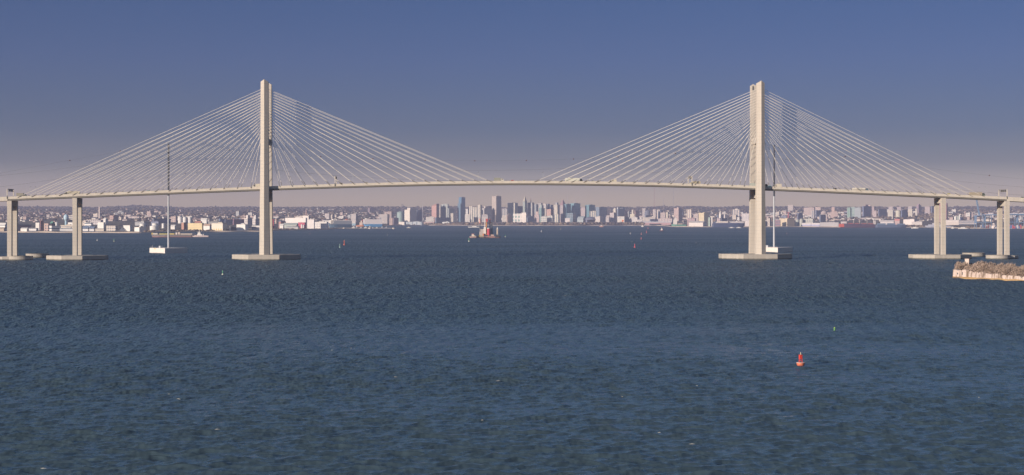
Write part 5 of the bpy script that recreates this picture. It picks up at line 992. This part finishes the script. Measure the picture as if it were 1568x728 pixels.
for row in range(3):
    for i in range(13):
        x = 1541 + i * 2.4 + random.uniform(-.3, .3) if row < 2 else 1502 + i * 1.2
        c, cname = random.choice(CC); D = wd(350.2, 2) + 60 + row * 70; k = D / FPX; n_ = random.choice((1, 2, 3))
        o = MB().box((0, 0, n_ * 2.3), (2.0 * k, 7, n_ * 4.6)).build("container_stack", mat("container_" + cname, c, .6, .25, .25)); o.location = (wx(x, D), D, 2.0); tag(o, "stack of %s containers on the port quay at the right edge" % cname, "containers", "%s container stacks" % cname)
Ds_ = wd(350.2, 2) + 90; os_ = thing("salt_pile", "pale cone-shaped salt pile left of the rightmost pier", "pile", (wx(1521.5, Ds_), Ds_, 2)); ks = Ds_ / FPX
MB().lathe((0, 0, 0), [(6.6 * ks, 0), (4.6 * ks, 3.0 * ks), (1.2 * ks, 7.8 * ks), (.2, 8.2 * ks)], 18).build("heap", mat("salt", (.68, .57, .52), .9, .1, .1), os_)
qy = MB(); Dq = wd(350.2); qy.box((wx(1537, Dq), Dq + 8, 1.6), (84 * Dq / FPX, 10, 3.4)); tag(qy.build("quay_wall", P((.56, .44, .33), .8)), "tan quay wall along the container port at the right edge", "quay")
# --- steam over the plant on the left slope
stm = MB(); random.seed(5)
for k in range(26):
    px = 176 + 14 * random.random(); D = 8000; z = wz(331 - 6.5 * random.random() * (1 - abs(px - 184) / 12), D); clump(stm, wx(px, D), D + random.uniform(-20, 20), z, random.uniform(4, 8), random.uniform(7, 12))
smt = bpy.data.materials.new("steam"); smt.use_nodes = True; N, L = nodes(smt); bb = N["Principled BSDF"]; bb.inputs["Base Color"].default_value = (.8, .76, .74, 1); bb.inputs["Alpha"].default_value = .35; bb.inputs["Roughness"].default_value = 1
tag(stm.build("steam_plume", smt, None, True), "pale steam drifting above the plant on the left slope", "steam", kind="stuff")
# ---------------------------------------------------------------- the fort island at the right
Df = wd(425.6); fx0 = wx(1459.5, Df); Df2 = wd(432.2); fx1 = wx(1588, Df2)
fort = thing("fort_island", "old stone sea fort with crumbling pale walls and brush on top, at the right edge", "fort", (fx0, Df, 0))
A = Vector((0, 0)); B = Vector((fx1 - fx0, Df2 - Df)); Cc = Vector((B.x + 40, B.y + 30)); E = Vector((B.x + 30, 82)); F_ = Vector((35, 84)); G = Vector((13, 38))
poly = [A, B, Cc, E, F_, G]
STONE = bpy.data.materials.new("fort_stone"); STONE.use_nodes = True; N, L = nodes(STONE); b = N["Principled BSDF"]; b.inputs["Roughness"].default_value = .9; b.inputs["Specular IOR Level"].default_value = .2
tc = N.new("ShaderNodeTexCoord"); mp = N.new("ShaderNodeMapping"); mp.inputs["Scale"].default_value = (.55, .55, .12); L.new(tc.outputs["Object"], mp.inputs["Vector"]); nz = N.new("ShaderNodeTexNoise"); nz.inputs["Scale"].default_value = 1.0; nz.inputs["Detail"].default_value = 7; L.new(mp.outputs[0], nz.inputs["Vector"])
cr = N.new("ShaderNodeValToRGB"); L.new(nz.outputs["Fac"], cr.inputs[0]); e = cr.color_ramp.elements; e[0].position, e[0].color = .38, (.20, .14, .10, 1); e[1].position, e[1].color = .62, (.62, .50, .44, 1); x = e.new(.5); x.color = (.54, .42, .36, 1)
bk = N.new("ShaderNodeTexBrick"); bk.inputs["Scale"].default_value = .5; bk.inputs["Color1"].default_value = (1, 1, 1, 1); bk.inputs["Color2"].default_value = (.86, .84, .82, 1); bk.inputs["Mortar"].default_value = (.6, .56, .52, 1); mp2 = N.new("ShaderNodeMapping"); mp2.inputs["Rotation"].default_value = (R(90), 0, 0); L.new(tc.outputs["Object"], mp2.inputs["Vector"]); L.new(mp2.outputs[0], bk.inputs["Vector"])
mx = N.new("ShaderNodeMix"); mx.data_type = "RGBA"; mx.blend_type = "MULTIPLY"; mx.inputs["Factor"].default_value = .7; L.new(cr.outputs[0], mx.inputs["A"]); L.new(bk.outputs["Color"], mx.inputs["B"]); L.new(mx.outputs["Result"], b.inputs["Base Color"])
kf = Df / FPX; rs = random.Random(3)
def wall_run(p, q, h0, h1, n_):
    m = MB(); d = (q - p); nrm = Vector((d.y, -d.x)).normalized(); rings = []
    for i in range(n_ + 1):
        f = i / n_; c = p + d * f; h = h0 + (h1 - h0) * f + rs.uniform(-.35, .25) - (.7 if rs.random() < .14 else 0)
        a_ = c - nrm * 3; rings.append([(c.x + nrm.x * .3, c.y + nrm.y * .3, .4), (c.x, c.y, h), (a_.x, a_.y, h), (a_.x, a_.y, .4)])
    m.loft(rings); return m
kx = [(0, 13.0), (.19, 12.6), (.205, 11.2), (.36, 10.6), (.38, 9.2), (.58, 8.6), (.60, 7.6), (1.0, 6.2)]
for (f0, h0), (f1, h1) in zip(kx[::2], kx[1::2]):
    wall_run(A + (B - A) * f0, A + (B - A) * (f1 + (.012 if f1 < 1 else 0)), h0 * kf, h1 * kf, max(4, int(40 * (f1 - f0)))).build("wall", STONE, fort)
for p, q in ((B, Cc), (Cc, E), (E, F_), (F_, G), (G, A)): wall_run(p, q, 7 * kf if p is not G else 10 * kf, 7 * kf if q is not A else 12.6 * kf, 14).build("wall", STONE, fort)
toe = MB(); rings = []
cen = Vector((B.x * .5 + 10, 40))
for s, z in ((1.055, -.6), (1.03, .5), (1.004, 1.1), (.96, 1.3)):
    ring = []
    for p, q in zip(poly, poly[1:] + poly[:1]):
        for i in range(12):
            c = p.lerp(q, i / 12); v = c - cen; v = v * (1 + (s - 1) * (60 / max(20, v.length))); ring.append((cen.x + v.x, cen.y + v.y, z + rs.uniform(-.2, .25)))
    rings.append(ring)
toe.loft(rings); toe.build("stone_footing", mat("orange_stone", (.40, .25, .11), .9, .4, .6), fort)
MB().prism([(cen.x + (p.x - cen.x) * .985, cen.y + (p.y - cen.y) * .985) for p in poly], .3, 2.3).build("ground_fill", mat("brush_floor", (.16, .12, .09), .95, .3, .4), fort)
for f in (.055, .115): 
    c = A + (B - A) * f; MB().box((c.x, c.y - .32, 3.0 if f < .1 else 3.2), (.9, .3, 1.2 if f < .1 else 1.9), math.atan2((B - A).y, (B - A).x)).build("gun_opening", STEEL, fort)
TW = [mat("twigs_pink", (.46, .335, .27), .95, .3, .5, spec=.1), mat("twigs_tan", (.38, .285, .215), .95, .3, .5, spec=.1), mat("twigs_dark", (.25, .185, .15), .95, .3, .5, spec=.1)]
def brush(w, h, n_, seed):
    q = random.Random(seed); m = MB()
    for i in range(6):
        a = q.uniform(0, 6.28); m.cyl((0, 0, 0), (math.cos(a) * w * .3, math.sin(a) * w * .3, h * .7), .07, .03, 4, 2)
    for i in range(n_):
        u, a = q.random() ** .5, q.uniform(0, 6.28); z = q.random() ** .7; rr = w * u * math.sqrt(max(0, 1 - (z - .35) ** 2 / .5)) * q.uniform(.6, 1.1)
        p = Vector((math.cos(a) * rr, math.sin(a) * rr, h * z * q.uniform(.8, 1.12))); d = Vector((p.x * .3, p.y * .3, 1)).normalized() + Vector((q.uniform(-.6, .6), q.uniform(-.6, .6), q.uniform(-.3, .3))); l = q.uniform(.35, .8); s = Vector((q.uniform(-1, 1), q.uniform(-1, 1), q.uniform(-.4, .4))) * .16
        m.add([p - s, p + s, p + d * l], [(0, 1, 2)], q.choices((0, 1, 2), (5, 4, 3))[0])
    return m
BV = [brush(2.6, 3.0, 620, 1).mesh("bare_shrub", TW), brush(3.2, 2.6, 700, 2).mesh("bare_shrub", TW), brush(2.2, 3.6, 560, 3).mesh("bare_shrub", TW)]
rs = random.Random(9); n_ = 0
while n_ < 150:
    px = rs.uniform(1459.5, 1600); f = (px - 1459.5) / 128; ylow = 412.8 + min(1, f) * 8.6; 
    back = rs.random() ** 1.3 * 62 + 3.5; D = Df + (Df2 - Df) * f + back; X = wx(px, D)
    lx, ly = X - fx0, D - Df
    if lx < 1.5 + ly * .36: continue
    n_ += 1; o = bpy.data.objects.new("bare_shrub", BV[rs.randrange(3)]); COL.objects.link(o); s_ = rs.uniform(1.1, 1.7) * (1 if lx > 10 else .8)
    gz = max(2.4, 5.4 - 2.6 * min(1, f)) - .9
    o.location = (X, D, gz); o.rotation_euler = (0, 0, rs.uniform(0, 6)); o.scale = (s_, s_, s_ * rs.uniform(.8, 1.25)); tag(o, "bare pinkish-brown shrub among the brush covering the fort island", "shrub", "shrubs on the fort island")
MB().prism([(2, 3), (B.x * .5, B.y * .5 + 3.5), (B.x, B.y + 3.5), (Cc.x - 4, Cc.y), (E.x - 3, E.y - 3), (F_.x + 2, F_.y - 3), (G.x + 3, G.y)], 2.0, 3.0).build("brush_bank", mat("brush_floor", (.16, .12, .09), .95, .3, .4), fort)
Dh = Df + 16; oh = thing("fort_hut", "small pale ruined lighthouse hut with dark openings on the fort island", "hut", (wx(1481.2, Dh), Dh, 3), R(-28)); kh = Dh / FPX
MB().box((0, 0, (wz(397, Dh) - 3) / 2), (6.0 * kh, 6.2 * kh, wz(397, Dh) - 3)).build("wall", mat("hut_plaster", (.62, .49, .42), .8, .15, .8), oh)
MB().box((0, 0, wz(397, Dh) - 3 + .15), (6.6 * kh, 6.8 * kh, .3)).build("roof", P((.45, .34, .3)), oh)
MB().box((-4.3 * kh, .8, 2.6), (2.8 * kh, 4 * kh, 5.2 * kh + 1.6)).build("annexe", mat("hut_plaster", (.62, .49, .42), .8, .15, .8), oh)
MB().box((-1.2, -3.12 * kh, wz(402, Dh) - 3), (.9, .1, 1.3)).build("window", STEEL, oh); MB().box((-4.2 * kh, -1.25 * kh + .05, wz(404, Dh) - 3 + .6), (.7, .1, 1.0)).build("window", STEEL, oh)
tr = thing("bare_tree", "bare leafless tree rising above the fort island's brush at the right edge", "tree", (wx(1560, Df - 20), Df - 22, 2.8)); q = random.Random(4); m = MB(); tw = MB()
m.cyl((0, 0, 0), (.1, 0, 2.2), .22, .15, 7)
for i in range(16):
    a = q.uniform(0, 6.28); z0 = q.uniform(1.0, 2.4); e_ = Vector((math.cos(a) * q.uniform(.8, 2.4), math.sin(a) * q.uniform(.8, 2.0), z0 + q.uniform(1.6, 3.6))); m.cyl((.05, 0, z0), e_, .09, .03, 5)
    for j in range(30): 
        s = Vector((.05, 0, z0)).lerp(e_, q.uniform(.4, 1)); t_ = s + Vector((q.uniform(-.8, .8), q.uniform(-.8, .8), q.uniform(.2, 1.0))); tw.add([s, s + Vector((.06, .03, 0)), t_], [(0, 1, 2)], q.choice((0, 1)))
m.build("trunk", TW[2], tr); tw.build("crown", TW, tr)
# --- flecks of foam on the near water
fm = MB(); q = random.Random(21)
for k in range(24):
    px, py = q.uniform(0, 1568), 400 + 320 * q.random() ** 1.2; D = wd(py); w = q.uniform(.12, .42) * (1 + D / 700); m_ = [(math.cos(a) * w * q.uniform(.7, 1.3), math.sin(a) * w * .5 * q.uniform(.7, 1.3)) for a in np.linspace(0, 5.4, 7)]
    fm.add([(wx(px, D) + a, D + b_, .16) for a, b_ in m_] + [(wx(px, D), D, .26)], [(i, (i + 1) % 7, 7) for i in range(7)])
tag(fm.build("foam_flecks", mat("foam_white", (.46, .42, .36), .9, .2, 1.0)), "scattered little whitecaps and foam flecks on the water", "foam", kind="stuff")
